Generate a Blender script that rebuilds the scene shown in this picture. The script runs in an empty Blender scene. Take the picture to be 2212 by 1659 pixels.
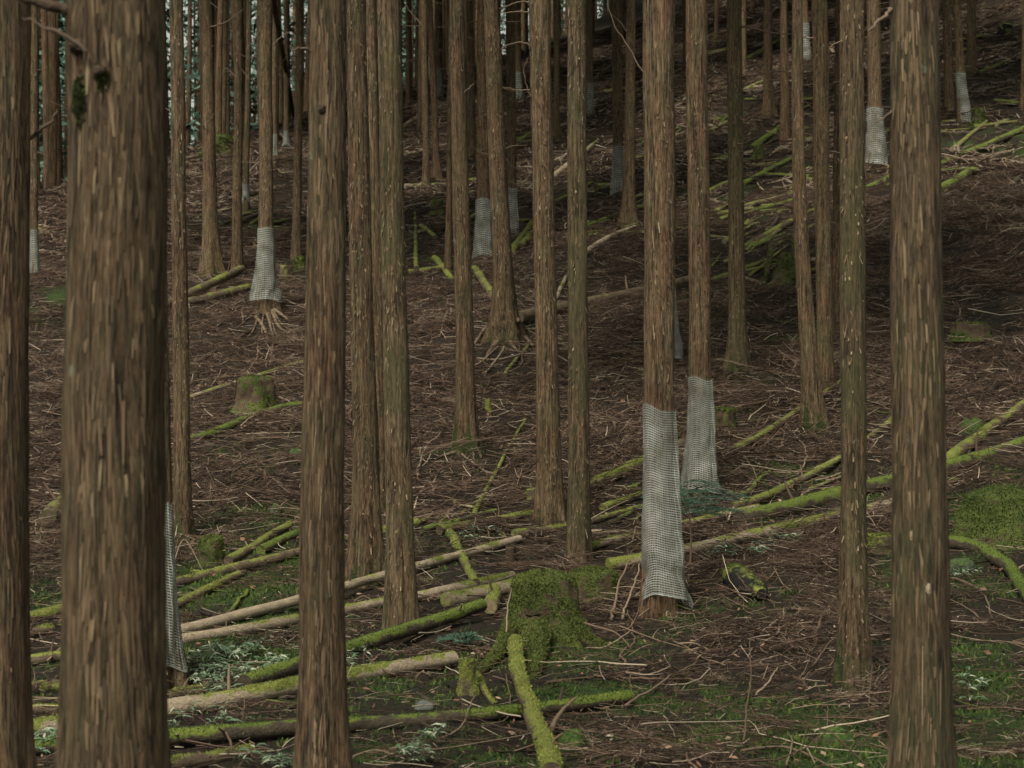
import bpy, math, random
import numpy as np
random.seed(7)
RNG = np.random.default_rng(11)
scene = bpy.context.scene
C = scene.collection
R = math.radians

# ------------------------------------------------------------------ camera, sky, sun, exposure
FPX, CX, CY = 3857.0, 1106.0, 829.5          # focal length and centre in units of a 2212 px wide picture
cam = bpy.data.cameras.new('camera')
cam_ob = bpy.data.objects.new('camera', cam); C.objects.link(cam_ob)
cam.sensor_width = 36.0
cam.lens = 36.0 * FPX / 2212.0
cam.clip_start = 0.1; cam.clip_end = 2000
cam_ob.location = (0, 0, 0); cam_ob.rotation_euler = (R(90), 0, 0)
cam.dof.use_dof = True; cam.dof.focus_distance = 16.0; cam.dof.aperture_fstop = 4.5
scene.camera = cam_ob

SUN_EL, SUN_AZ = R(52), R(205)               # high, behind the camera and a little to its left
world = bpy.data.worlds.new('World'); scene.world = world; world.use_nodes = True
wt = world.node_tree; wn = wt.nodes
bg = wn['Background']
sky = wn.new('ShaderNodeTexSky'); sky.sky_type = 'NISHITA'; sky.sun_disc = False
sky.sun_elevation = SUN_EL; sky.sun_rotation = SUN_AZ
sky.air_density = 1.0; sky.dust_density = 5.0; sky.ozone_density = 1.0
hs = wn.new('ShaderNodeHueSaturation'); hs.inputs['Saturation'].default_value = 0.0   # overcast: nearly white
wt.links.new(sky.outputs[0], hs.inputs['Color']); tn = wn.new('ShaderNodeMix'); tn.data_type = 'RGBA'; tn.blend_type = 'MULTIPLY'; tn.inputs[0].default_value = 1.0
tn.inputs[7].default_value = (.95, 1.0, .87, 1)      # grey cloud
wt.links.new(hs.outputs[0], tn.inputs[6]); wt.links.new(tn.outputs[2], bg.inputs['Color'])
bg.inputs['Strength'].default_value = 0.062
sun = bpy.data.lights.new('sun', 'SUN'); sun.energy = 1.5; sun.angle = R(16); sun.color = (1.0, 0.94, 0.78)
sun_ob = bpy.data.objects.new('sun', sun); C.objects.link(sun_ob)
sun_ob.rotation_euler = (R(90) - SUN_EL, 0, math.pi - SUN_AZ)
sun_ob.location = (0, 0, 40)
scene.view_settings.view_transform = 'Standard'; scene.view_settings.look = 'None'
scene.view_settings.gamma = 1.0; scene.view_settings.use_curve_mapping = False
scene.view_settings.exposure = 1.38

# ------------------------------------------------------------------ noise
def _hash(ix, iy, iz):
    h = (ix.astype(np.uint32) * np.uint32(374761393)) ^ (iy.astype(np.uint32) * np.uint32(668265263)) ^ (iz.astype(np.uint32) * np.uint32(2246822519))
    h = (h ^ (h >> np.uint32(13))) * np.uint32(1274126177)
    h = h ^ (h >> np.uint32(16))
    return (h & np.uint32(0xFFFFFF)).astype(np.float64) / 0xFFFFFF
def vnoise(x, y, z):
    x, y, z = np.broadcast_arrays(np.asarray(x, float), np.asarray(y, float), np.asarray(z, float))
    xi, yi, zi = np.floor(x).astype(np.int64), np.floor(y).astype(np.int64), np.floor(z).astype(np.int64)
    fx, fy, fz = x - xi, y - yi, z - zi
    fx = fx * fx * (3 - 2 * fx); fy = fy * fy * (3 - 2 * fy); fz = fz * fz * (3 - 2 * fz)
    r = 0
    for a in (0, 1):
        wa = fx if a else 1 - fx
        for b in (0, 1):
            wb = fy if b else 1 - fy
            for c in (0, 1):
                wc = fz if c else 1 - fz
                r = r + wa * wb * wc * _hash(xi + a, yi + b, zi + c)
    return r                                             # 0..1
def fbm(x, y, z=0.0, oct=3):
    a, s, t = 0.5, 0.0, 0.0
    k = 1.0
    for i in range(oct):
        s = s + a * vnoise(x * k + 17.3 * i, y * k + 5.1 * i, np.asarray(z) * k + 9.7 * i); t += a
        a *= 0.5; k *= 2.03
    return s / t
def sstep(a, b, t):
    t = np.clip((t - a) / (b - a), 0, 1); return t * t * (3 - 2 * t)

# ------------------------------------------------------------------ terrain
COEF = (-2.124949, 0.21858937, 0.02798737, 0.08742973, 0.06352686, 0.10262329)
def sp(t, k): return np.logaddexp(0, t / k) * k
def macro(x, y):
    x = np.asarray(x, float); y = np.asarray(y, float)
    xx = 28 * np.tanh(x / 28)
    xq = np.clip(x, -9, 24)
    s1 = sp(y - 15, 3.0); s2 = sp(y - 32, 5.0); g = s1 / (s1 + 8)
    z = COEF[0] + COEF[1] * s1 + COEF[2] * s2 + COEF[3] * xx * g + COEF[4] * xq * xq * g * .1 + COEF[5] * xx * np.minimum(s1, 90) * .01
    yc = np.clip(90 + (x + 6.3) * 3.6, 57, 150)
    return z - 0.33 * sp(y - yc, 5.0)
def ground(x, y):
    x = np.asarray(x, float); y = np.asarray(y, float)
    m = macro(x, y)
    rough = 0.6 + 0.6 * sstep(12, 30, y)
    return m + rough * (0.26 * (fbm(x * .55, y * .55, 3.1, 2) - .5) + 0.20 * (fbm(x * 2.1, y * 2.1, 7.7, 2) - .5)) + 0.05 * (fbm(x * 6, y * 6, 1.7, 2) - .5)
_YS = np.arange(3.0, 150, 0.02)
def at(px, py):
    """point of the macro terrain seen at a picture position"""
    xs = (px - CX) / FPX * _YS
    d = macro(xs, _YS) - (CY - py) / FPX * _YS
    i = np.argmax(d >= 0)
    if d[i] < 0: i = len(_YS) - 1
    y = _YS[i]
    x = (px - CX) / FPX * y
    return np.array([x, y, float(macro(x, y))])
def on(px, py):
    p = at(px, py); p[2] = float(ground(p[0], p[1])); return p
def pix(px, py, depth):
    return np.array([(px - CX) / FPX * depth, depth, (CY - py) / FPX * depth])

GMOSS = [  # picture-position anchored blobs of ground moss: px, py, radius in metres, amount
    (480, 1260, 1.5, 1.0), (560, 1330, 1.2, .9), (600, 1220, 1.0, .8), (470, 1440, .9, .9), (640, 1130, 1.0, .5), (420, 1180, .8, .7),
    (100, 1500, 1.0, .6), (100, 1180, .9, .7), (90, 650, 2.2, .9), (1180, 1420, .8, .8), (1330, 1500, .9, .6), (1000, 1480, .8, .55), (950, 1560, .8, .6),
    (760, 1520, .8, .6), (1560, 1330, .8, .6), (1700, 1290, .7, .55), (1550, 1480, .35, .9), (1640, 1530, .55, 1.0), (1760, 1545, .5, 1.0), (1560, 1560, .4, .9), (1700, 1600, .5, .9),
    (1500, 1590, .4, .6), (1820, 1630, .5, 1.0), (2120, 1480, .55, .9), (2150, 1560, .7, 1.0), (2140, 1640, .7, 1.0), (2110, 1400, .5, .8),
    (2000, 1260, .9, .7), (2140, 1100, 1.3, .9), (2100, 1060, .9, .8), (1720, 1020, .5, .9), (1650, 1110, .8, .5), (1650, 830, .6, .6), (1700, 745, .4, .9),
    (850, 1620, .5, .7), (960, 1640, .5, .7), (1240, 1600, .4, .9), (700, 1640, .6, .5), (1370, 1560, .6, .6), (900, 1215, .6, .6), (930, 1440, .8, .6),
    (440, 480, 2.0, .9), (430, 360, 3.0, .9), (640, 590, 1.4, .8), (940, 560, 1.2, .9), (1500, 420, 2.0, .7), (1600, 440, 2.5, .9), (1640, 360, 3, .6), (2100, 300, 2, .9), (2150, 330, 2.5, .8),
    (1340, 470, 1.6, .6), (1480, 640, 1.0, .4), (1250, 420, 1.5, .6), (660, 980, .8, .4), (520, 1010, .8, .5), (610, 1110, .7, .6), (1010, 985, .5, .9), (1300, 330, 2, .4), (1640, 240, 2.5, .7), (110, 350, 3, .8)]
_GM = [(at(a, b), r, w) for a, b, r, w in GMOSS]
def moss_mask(x, y):
    m = np.zeros(np.broadcast(x, y).shape)
    for p, r, w in _GM:
        m = np.maximum(m, w * np.exp(-(((x - p[0]) / r) ** 2 + ((y - p[1]) / (r * 1.25)) ** 2) * 0.9))
    n = fbm(x * 1.7, y * 1.7, 4.4, 3); n2 = fbm(x * 7, y * 7, 2.4, 2)
    return np.clip(m * np.where(y > 26, .7, .95) + (n - .5) * 1.4 + (n2 - .5) * .9 - 0.14, 0, 1)

# ------------------------------------------------------------------ mesh helpers
def mk(name, V, Q=None, T=None, mat=None, parent=None, attrs=None, smooth=True):
    V = np.asarray(V, np.float32).reshape(-1, 3)
    Q = np.zeros((0, 4), np.int32) if Q is None or len(Q) == 0 else np.asarray(Q, np.int32).reshape(-1, 4)
    T = np.zeros((0, 3), np.int32) if T is None or len(T) == 0 else np.asarray(T, np.int32).reshape(-1, 3)
    me = bpy.data.meshes.new(name)
    me.vertices.add(len(V)); me.vertices.foreach_set('co', V.ravel())
    me.loops.add(Q.size + T.size)
    me.loops.foreach_set('vertex_index', np.concatenate([Q.ravel(), T.ravel()]).astype(np.int32))
    n = len(Q) + len(T)
    me.polygons.add(n)
    ls = np.concatenate([np.arange(len(Q)) * 4, Q.size + np.arange(len(T)) * 3]).astype(np.int32)
    me.polygons.foreach_set('loop_start', ls)
    me.polygons.foreach_set('use_smooth', np.full(n, smooth, bool))
    me.update(calc_edges=True)
    for k, a in (attrs or {}).items():
        at_ = me.attributes.new(k, 'FLOAT', 'POINT'); at_.data.foreach_set('value', np.asarray(a, np.float32).ravel())
    if mat: me.materials.append(mat)
    o = bpy.data.objects.new(name, me); C.objects.link(o)
    if parent is not None: o.parent = parent
    return o
class MB:
    def __init__(s): s.V = []; s.Q = []; s.T = []; s.A = {}; s.n = 0
    def add(s, V, Q=None, T=None, **attrs):
        V = np.asarray(V, float).reshape(-1, 3)
        if Q is not None and len(Q): s.Q.append(np.asarray(Q).reshape(-1, 4) + s.n)
        if T is not None and len(T): s.T.append(np.asarray(T).reshape(-1, 3) + s.n)
        for k, a in attrs.items(): s.A.setdefault(k, []).append(np.broadcast_to(np.asarray(a, float), (len(V),)))
        s.V.append(V); s.n += len(V)
    def build(s, name, mat, parent=None, smooth=True):
        return mk(name, np.concatenate(s.V), np.concatenate(s.Q) if s.Q else None, np.concatenate(s.T) if s.T else None, mat, parent,
                  {k: np.concatenate(a) for k, a in s.A.items()}, smooth)
def tag(o, label=None, cat=None, group=None, kind=None):
    if label: o['label'] = label
    if cat: o['category'] = cat
    if group: o['group'] = group
    if kind: o['kind'] = kind
    return o
def empty(name, loc, rz=0.0):
    o = bpy.data.objects.new(name, None); C.objects.link(o)
    o.empty_display_size = .1
    o.location = tuple(float(v) for v in loc); o.rotation_euler = (0, 0, rz); return o
def unit(v): return v / (np.linalg.norm(v, axis=-1, keepdims=True) + 1e-12)
def frames(P):
    P = np.asarray(P, float); T = unit(np.gradient(P, axis=0))
    ref = np.array([0, 0, 1.0]) if abs(T[0][2]) < .9 else np.array([1.0, 0, 0])
    N = np.zeros_like(P); n = unit(np.cross(ref, T[0])); N[0] = n
    for i in range(1, len(P)):
        n = n - T[i] * np.dot(n, T[i]); n = n / (np.linalg.norm(n) + 1e-9); N[i] = n
    return T, N, np.cross(T, N)
def grid_quads(nr, ns, wrap=True):
    i = np.arange(nr - 1)[:, None]; j = np.arange(ns if wrap else ns - 1)[None, :]
    a = i * ns + j; b = i * ns + (j + 1) % ns
    return np.stack([a, b, b + ns, a + ns], -1).reshape(-1, 4)
def tube(P, rad, sides=8, rough=0.0, rs=8.0, seed=0.0, caps=True, capin=0.0):
    P = np.asarray(P, float); n = len(P); rad = np.broadcast_to(np.asarray(rad, float), (n,))
    T, N, B = frames(P)
    th = np.linspace(0, 2 * math.pi, sides, endpoint=False)
    D = N[:, None] * np.cos(th)[None, :, None] + B[:, None] * np.sin(th)[None, :, None]
    r = rad[:, None] * np.ones((1, sides))
    if rough:
        q = P[:, None] + D * rad[:, None, None]
        s = np.cumsum(np.r_[0, np.linalg.norm(np.diff(P, axis=0), axis=1)])
        r = r * (1 + rough * 2 * (fbm(q[..., 0] * rs + seed, q[..., 1] * rs, q[..., 2] * rs, 3) - .5))
    V = (P[:, None] + D * r[..., None]).reshape(-1, 3)
    Q = grid_quads(n, sides)
    Tt = []
    if caps:
        nv = len(V)
        V = np.vstack([V, V[:sides], V[(n - 1) * sides:n * sides], P[0] + T[0] * capin, P[-1] - T[-1] * capin])
        j = np.arange(sides); k = (j + 1) % sides; c0 = nv + 2 * sides
        Tt = np.vstack([np.stack([nv + k, nv + j, np.full(sides, c0)], 1), np.stack([nv + sides + j, nv + sides + k, np.full(sides, c0 + 1)], 1)])
    return V, Q, Tt, D
def smooth_line(pts, n):
    pts = np.asarray(pts, float)
    if len(pts) == 2:
        t = np.linspace(0, 1, n)[:, None]; return pts[0] * (1 - t) + pts[1] * t
    s = np.r_[0, np.cumsum(np.linalg.norm(np.diff(pts, axis=0), axis=1))]; s = s / s[-1]
    m = len(pts)
    tt = np.linspace(0, 1, n)
    out = np.zeros((n, 3))
    for k, t in enumerate(tt):
        i = min(max(np.searchsorted(s, t, 'right') - 1, 0), m - 2)
        u = (t - s[i]) / (s[i + 1] - s[i] + 1e-9)
        p0 = pts[max(i - 1, 0)]; p1 = pts[i]; p2 = pts[i + 1]; p3 = pts[min(i + 2, m - 1)]
        out[k] = .5 * ((2 * p1) + (-p0 + p2) * u + (2 * p0 - 5 * p1 + 4 * p2 - p3) * u ** 2 + (-p0 + 3 * p1 - 3 * p2 + p3) * u ** 3)
    return out
def vnormals(V, Q, T):
    N = np.zeros_like(V)
    if len(Q):
        n = np.cross(V[Q[:, 2]] - V[Q[:, 0]], V[Q[:, 3]] - V[Q[:, 1]])
        for k in range(4): np.add.at(N, Q[:, k], n)
    if T is not None and len(T):
        n = np.cross(V[T[:, 1]] - V[T[:, 0]], V[T[:, 2]] - V[T[:, 0]])
        for k in range(3): np.add.at(N, T[:, k], n)
    return unit(N)

# ------------------------------------------------------------------ materials
class NT:
    def __init__(s, name):
        s.m = bpy.data.materials.new(name); s.m.use_nodes = True
        s.t = s.m.node_tree; s.b = s.t.nodes['Principled BSDF']
        s.b.inputs['Specular IOR Level'].default_value = 0.25
        s.b.inputs['Roughness'].default_value = 0.85
    def n(s, kind, **kw):
        o = s.t.nodes.new('ShaderNode' + kind)
        for k, v in kw.items():
            if hasattr(o, k): setattr(o, k, v)
        return o
    def l(s, a, b): s.t.links.new(a, b)
    def coords(s, scale=(1, 1, 1), rand=True):
        tc = s.n('TexCoord'); mp = s.n('Mapping'); mp.inputs['Scale'].default_value = scale
        if rand:
            oi = s.n('ObjectInfo'); mu = s.n('Math', operation='MULTIPLY'); mu.inputs[1].default_value = 57.0
            s.l(oi.outputs['Random'], mu.inputs[0])
            ad = s.n('VectorMath', operation='ADD'); s.l(tc.outputs['Object'], ad.inputs[0]); s.l(mu.outputs[0], ad.inputs[1])
            s.l(ad.outputs[0], mp.inputs['Vector'])
        else: s.l(tc.outputs['Object'], mp.inputs['Vector'])
        return mp.outputs[0]
    def noise(s, vec, scale, detail=4, rough=.6, dist=0.0):
        o = s.n('TexNoise'); o.inputs['Scale'].default_value = scale; o.inputs['Detail'].default_value = detail
        o.inputs['Roughness'].default_value = rough; o.inputs['Distortion'].default_value = dist
        s.l(vec, o.inputs['Vector']); return o.outputs['Fac']
    def ramp(s, fac, stops):
        o = s.n('ValToRGB'); e = o.color_ramp.elements
        while len(e) < len(stops): e.new(.5)
        for i, (p, c) in enumerate(stops): e[i].position = p; e[i].color = (*c, 1)
        s.l(fac, o.inputs[0]); return o.outputs[0]
    def val(s, fac, a, b, lo=0.0, hi=1.0):
        o = s.n('MapRange'); o.inputs[1].default_value = a; o.inputs[2].default_value = b; o.inputs[3].default_value = lo; o.inputs[4].default_value = hi
        o.clamp = True; s.l(fac, o.inputs[0]); return o.outputs[0]
    def mix(s, fac, a, b, mode='MIX'):
        o = s.n('Mix', data_type='RGBA', blend_type=mode)
        if isinstance(fac, float): o.inputs[0].default_value = fac
        else: s.l(fac, o.inputs[0])
        for k, v in ((6, a), (7, b)):
            if isinstance(v, tuple): o.inputs[k].default_value = (*v, 1)
            else: s.l(v, o.inputs[k])
        return o.outputs[2]
    def math(s, op, a, b=None):
        o = s.n('Math', operation=op)
        for k, v in ((0, a), (1, b)):
            if v is None: continue
            if isinstance(v, (int, float)): o.inputs[k].default_value = v
            else: s.l(v, o.inputs[k])
        return o.outputs[0]
    def attr(s, name):
        o = s.n('Attribute'); o.attribute_name = name; return o.outputs['Fac']
    def bump(s, h, strength=.6, dist=.02):
        o = s.n('Bump'); o.inputs['Strength'].default_value = strength; o.inputs['Distance'].default_value = dist
        s.l(h, o.inputs['Height']); s.l(o.outputs[0], s.b.inputs['Normal'])
    def color(s, c):
        if isinstance(c, tuple): s.b.inputs['Base Color'].default_value = (*c, 1)
        else: s.l(c, s.b.inputs['Base Color'])
        return s.m

MOSS_LIME = [(.25, (.032, .038, .010)), (.45, (.105, .115, .024)), (.62, (.19, .20, .045)), (.8, (.29, .29, .095))]
MOSS_BARK = [(.28, (.012, .016, .006)), (.48, (.034, .042, .012)), (.66, (.070, .080, .022)), (.85, (.12, .13, .04))]
MOSS_MID = [(.25, (.012, .018, .005)), (.45, (.036, .048, .010)), (.62, (.085, .098, .021)), (.8, (.16, .17, .045))]
MOSS_DEEP = [(.28, (.010, .022, .006)), (.48, (.028, .052, .010)), (.66, (.070, .10, .018)), (.85, (.15, .17, .035))]
def mat_bark(name, warm=1.0, olive=0.35):
    s = NT(name)
    v = s.coords((1, 1, .055)); v2 = s.coords((1, 1, .3)); vi = s.coords((1, 1, 1))
    broad = s.noise(v, 40, 4, .6, .4); fib = s.noise(v, 150, 5, .7, .2); chip = s.noise(s.coords((1, 1, .25)), 55, 4, .65)
    strips = s.math('ADD', s.math('ADD', s.math('MULTIPLY', broad, .38), s.math('MULTIPLY', fib, .40)), s.math('MULTIPLY', chip, .22))
    patch = s.noise(v2, 9, 4, .6); big = s.noise(vi, 2.2, 3, .55)
    c = s.ramp(strips, [(.40, (.010, .007, .004)), (.455, (.046, .032, .019)), (.50, (.095, .067, .038)), (.55, (.155, .112, .064)), (.63, (.27, .21, .13))])
    red = s.ramp(strips, [(.40, (.012, .007, .004)), (.455, (.062, .034, .020)), (.51, (.125, .068, .039)), (.57, (.195, .112, .066)), (.64, (.28, .18, .11))])
    c = s.mix(s.val(patch, .42, .60, .1, .9 * warm), c, red)
    ol = s.mix(.5, c, (.070, .072, .030))
    c = s.mix(s.val(big, .42, .66, 0, olive * 2), c, ol)
    oi = s.n('ObjectInfo')
    hv = s.n('HueSaturation'); s.l(c, hv.inputs['Color']); s.l(s.val(oi.outputs['Random'], 0, 1, .85, 1.15), hv.inputs['Value'])
    c = hv.outputs[0]
    lich = s.noise(s.coords((1, 1, .6)), 16, 3, .5)
    c = s.mix(s.val(lich, .71, .76, 0, .5), c, (.24, .28, .23))
    mo = s.ramp(s.noise(vi, 60, 3, .6), MOSS_BARK)
    mf = s.val(s.math('ADD', s.attr('moss'), s.math('MULTIPLY', s.math('SUBTRACT', s.noise(vi, 18, 4, .65), .5), 1.5)), .45, .70)
    c = s.mix(mf, c, mo)
    s.bump(s.math('ADD', strips, s.math('MULTIPLY', fib, .5)), 1.0, .03)
    s.b.inputs['Roughness'].default_value = .9
    return s.color(c)
def mat_flake():
    s = NT('bark_flake')
    v = s.coords((1, 1, .12))
    n = s.noise(v, 90, 3, .6)
    t = s.attr('tint')
    c = s.ramp(t, [(0, (.022, .015, .009)), (.3, (.072, .048, .028)), (.55, (.135, .086, .050)), (.8, (.21, .155, .095)), (1, (.33, .27, .18))])
    c = s.mix(s.val(n, .35, .65, .25, 0), c, (.03, .02, .014))
    s.bump(n, .5, .006)
    return s.color(c)
def mat_log(name, wood, moss=MOSS_LIME, dark=.35):
    s = NT(name)
    v = s.coords((1, 1, 1)); 
    n1 = s.noise(v, 9, 5, .65); n2 = s.noise(v, 70, 4, .65); n3 = s.noise(v, 3, 2)
    w = s.ramp(n1, [(.3, tuple(x * dark for x in wood)), (.5, tuple(x * .75 for x in wood)), (.68, wood)])
    w = s.mix(s.val(n2, .35, .6, .5, 0), w, tuple(x * .25 for x in wood))
    mo = s.ramp(s.math('ADD', s.math('MULTIPLY', n2, .6), s.math('MULTIPLY', n3, .42)), moss)
    mf = s.val(s.math('ADD', s.attr('moss'), s.math('MULTIPLY', s.math('SUBTRACT', n1, .5), 1.5)), .38, .6)
    c = s.mix(mf, w, mo)
    s.bump(s.math('ADD', n2, s.math('MULTIPLY', n1, .6)), .8, .02)
    return s.color(c)
def mat_cut():
    s = NT('cut_wood'); v = s.coords((1, 1, 1)); n = s.noise(v, 30, 4); n2 = s.noise(v, 8, 3)
    c = s.ramp(n, [(.3, (.08, .06, .035)), (.7, (.24, .18, .11))])
    c = s.mix(s.val(n2, .42, .58, 0, .8), c, (.13, .16, .035))
    s.bump(n, .5, .01); return s.color(c)
def mat_ground():
    s = NT('forest_floor'); v = s.coords((1, 1, 1), False)
    a = s.noise(v, 22, 5, .72, .5); b = s.noise(v, 1.1, 3, .6); f = s.noise(v, 75, 4, .7, 1.0)
    soil = s.ramp(f, [(.35, (.008, .006, .004)), (.50, (.022, .015, .010)), (.62, (.055, .037, .024)), (.76, (.12, .085, .055))])
    red = s.ramp(f, [(.35, (.008, .005, .003)), (.52, (.028, .018, .011)), (.72, (.09, .058, .034))])
    c = s.mix(s.val(b, .42, .62), soil, red)
    c = s.mix(s.val(a, .30, .52, .65, 0), c, (.012, .008, .006))
    mo = s.ramp(s.noise(v, 34, 4, .65), MOSS_DEEP)
    mf = s.val(s.math('ADD', s.attr('moss'), s.math('MULTIPLY', s.math('SUBTRACT', a, .5), .8)), .34, .60)
    c = s.mix(mf, c, mo)
    s.bump(s.math('ADD', s.math('MULTIPLY', a, 1.0), s.math('MULTIPLY', f, .7)), 1.0, .05)
    s.b.inputs['Roughness'].default_value = .95
    return s.color(c)
def mat_tint(name, stops, rough=.8, transl=0.0):
    s = NT(name); c = s.ramp(s.attr('tint'), stops); s.b.inputs['Roughness'].default_value = rough
    return s.color(c)
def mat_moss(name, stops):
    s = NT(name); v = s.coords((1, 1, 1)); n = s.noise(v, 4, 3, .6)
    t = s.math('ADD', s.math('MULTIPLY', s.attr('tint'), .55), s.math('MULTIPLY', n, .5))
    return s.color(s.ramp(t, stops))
def mat_rock():
    s = NT('rock'); v = s.coords(); n = s.noise(v, 7, 5, .65); n2 = s.noise(v, 40, 4)
    c = s.ramp(n, [(.3, (.025, .027, .024)), (.7, (.12, .125, .115))])
    mo = s.ramp(n2, MOSS_DEEP)
    c = s.mix(s.val(s.math('ADD', s.attr('moss'), s.math('MULTIPLY', s.math('SUBTRACT', n2, .5), 1.2)), .4, .6), c, mo)
    s.bump(n2, .7, .02); return s.color(c)
def mat_net():
    s = NT('tree_guard_mesh'); v = s.coords((1, 1, 1)); n = s.noise(v, 5, 4, .6); f = s.noise(v, 160, 2)
    c = s.ramp(n, [(.3, (.12, .118, .10)), (.5, (.235, .235, .215)), (.7, (.38, .38, .365))])
    c = s.mix(s.val(f, .4, .6, .3, 0), c, (.13, .13, .10))
    return s.color(c)
M = {
    'bark': mat_bark('cedar_bark', 1.0, .30), 'bark_olive': mat_bark('cedar_bark_olive', .55, .75), 'bark_red': mat_bark('cedar_bark_red', 1.3, .10),
    'flake': mat_flake(), 'log': mat_log('mossy_log', (.15, .105, .07)), 'log_pale': mat_log('pale_log', (.40, .31, .22), dark=.45),
    'log_dark': mat_log('rotten_log', (.085, .055, .038)), 'log_deep': mat_log('deep_moss_log', (.08, .06, .04), [(.25, (.03, .045, .010)), (.45, (.07, .095, .016)), (.62, (.12, .145, .025)), (.8, (.19, .20, .045))]),
    'stump': mat_log('stump_wood', (.11, .072, .045), MOSS_MID), 'stump_lime': mat_log('stump_lime', (.13, .10, .06)), 'char': mat_log('burnt_wood', (.016, .014, .013)),
    'cut': mat_cut(), 'ground': mat_ground(), 'rock': mat_rock(), 'net': mat_net(),
    'twig': mat_tint('twig', [(0, (.012, .008, .006)), (.3, (.042, .027, .019)), (.6, (.115, .072, .050)), (.82, (.23, .155, .112)), (.93, (.44, .35, .27)), (.95, (.12, .16, .03)), (1, (.16, .20, .04))]),
    'leaf_litter': mat_tint('leaf_litter', [(0, (.06, .03, .02)), (.5, (.18, .09, .055)), (.85, (.34, .24, .17)), (1, (.5, .46, .42))]),
    'branch': mat_tint('dead_branch_bark', [(0, (.05, .034, .026)), (.5, (.12, .078, .055)), (1, (.24, .18, .13))]),
    'moss': mat_moss('moss_tuft', MOSS_DEEP), 'moss_mid': mat_moss('moss_tuft_olive', MOSS_MID), 'moss_lime': mat_moss('moss_tuft_lime', MOSS_LIME),
    'sasa': mat_tint('bamboo_leaf', [(0, (.03, .07, .035)), (.45, (.07, .13, .065)), (.70, (.13, .17, .10)), (1, (.34, .35, .27))], .55),
    'needle': mat_tint('fir_needle', [(0, (.024, .05, .036)), (1, (.07, .125, .085))], .6),
    'foliage': mat_tint('cedar_foliage', [(0, (.028, .060, .045)), (.6, (.075, .13, .10)), (1, (.20, .30, .25))], .65),
    'root': mat_log('root_wood', (.21, .15, .10)),
}

# ------------------------------------------------------------------ the ground sheet
def build_ground():
    ya = np.linspace(-25, 3, 24)[:-1]; yb = 3 * (190 / 3) ** np.linspace(0, 1, 760)
    Y = np.concatenate([ya, yb]); u = np.linspace(-1, 1, 351); u = np.sign(u) * (.55 * np.abs(u) + .45 * np.abs(u) ** 4)
    hw = np.abs(Y) * .62 + 9
    X = u[None] * hw[:, None]; YY = np.repeat(Y[:, None], len(u), 1)
    Z = ground(X, YY)
    o = mk('ground', np.stack([X, YY, Z], -1), grid_quads(len(Y), len(u), False)[:, ::-1], None, M['ground'], None, {'moss': moss_mask(X, YY)})
    tag(o, 'twig-strewn brown forest floor rising up the hillside', 'ground', kind='structure')
    # face normals must look up
    if o.data.polygons[1000].normal.z < 0: o.data.flip_normals()
build_ground()

# ------------------------------------------------------------------ moss fuzz on a surface
def fuzz(name, V, Q, moss, parent, mat, n, size=.018, seed=0, flat=.35):
    rng = np.random.default_rng(seed + 101)
    V = np.asarray(V, float); Q = np.asarray(Q)
    c = V[Q]; e1 = c[:, 2] - c[:, 0]; e2 = c[:, 3] - c[:, 1]; nn = np.cross(e1, e2); area = np.linalg.norm(nn, axis=1) / 2 + 1e-12
    nrm = nn / (2 * area[:, None])
    w = area * np.clip(moss[Q].mean(1) - .42, 0, .4)
    if w.sum() <= 0: return None
    f = rng.choice(len(Q), n, p=w / w.sum())
    a, b = rng.random(n)[:, None], rng.random(n)[:, None]
    P = (c[f, 0] * (1 - a) + c[f, 1] * a) * (1 - b) + (c[f, 3] * (1 - a) + c[f, 2] * a) * b
    up = unit(nrm[f] + flat * rng.normal(size=(n, 3)) + np.array([0, 0, .2]))
    side = unit(np.cross(up, rng.normal(size=(n, 3))))
    h = size * (.5 + rng.random(n)) ; wd = h * .32
    A = P - side * wd[:, None] - up * .004; B = P + side * wd[:, None] - up * .004; T = P + up * h[:, None] + side * (rng.normal(size=n) * h * .4)[:, None]
    VV = np.stack([A, B, T], 1).reshape(-1, 3)
    tint = np.repeat(np.clip(rng.normal(.5, .18, n), 0, 1), 3) + np.tile([-.22, -.22, .2], n)
    o = mk(name, VV, None, np.arange(3 * n).reshape(-1, 3), mat, parent, {'tint': np.clip(tint, 0, 1)}, False)
    o['kind'] = 'stuff'
    return o

# ------------------------------------------------------------------ crowns (shared meshes, above the picture)
def crown_mesh(seed):
    rng = np.random.default_rng(seed); n = 1350
    t = rng.random(n) ** .8                       # 0 bottom 1 top
    z = 8.6 + 8.5 * t; r = (2.5 * (1 - t) + .3) * np.sqrt(rng.random(n)); a = rng.random(n) * 6.283
    P = np.stack([r * np.cos(a), r * np.sin(a), z - .25 * r], 1)
    d = unit(np.stack([np.cos(a), np.sin(a), rng.normal(-.5, .35, n)], 1)); s = unit(np.cross(d, rng.normal(size=(n, 3))))
    L = rng.uniform(.35, .8, n)[:, None]; W = L * .30
    V = np.stack([P - d * L * .3, P + s * W, P + d * L, P - s * W], 1).reshape(-1, 3)
    o = mk('crown', V, np.arange(4 * n).reshape(-1, 4), None, M['foliage'], None, {'tint': np.repeat(rng.random(n), 4)}, False)
    me = o.data; bpy.data.objects.remove(o); return me
CROWNS = [crown_mesh(s) for s in range(3)]
def add_crown(parent, scale=1.0, rz=0.0, loc=(0, 0, 0)):
    o = bpy.data.objects.new('crown', CROWNS[random.randrange(3)]); C.objects.link(o); o.parent = parent
    o.scale = (scale,) * 3; o.rotation_euler = (0, 0, rz); o.location = loc
    return o

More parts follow.
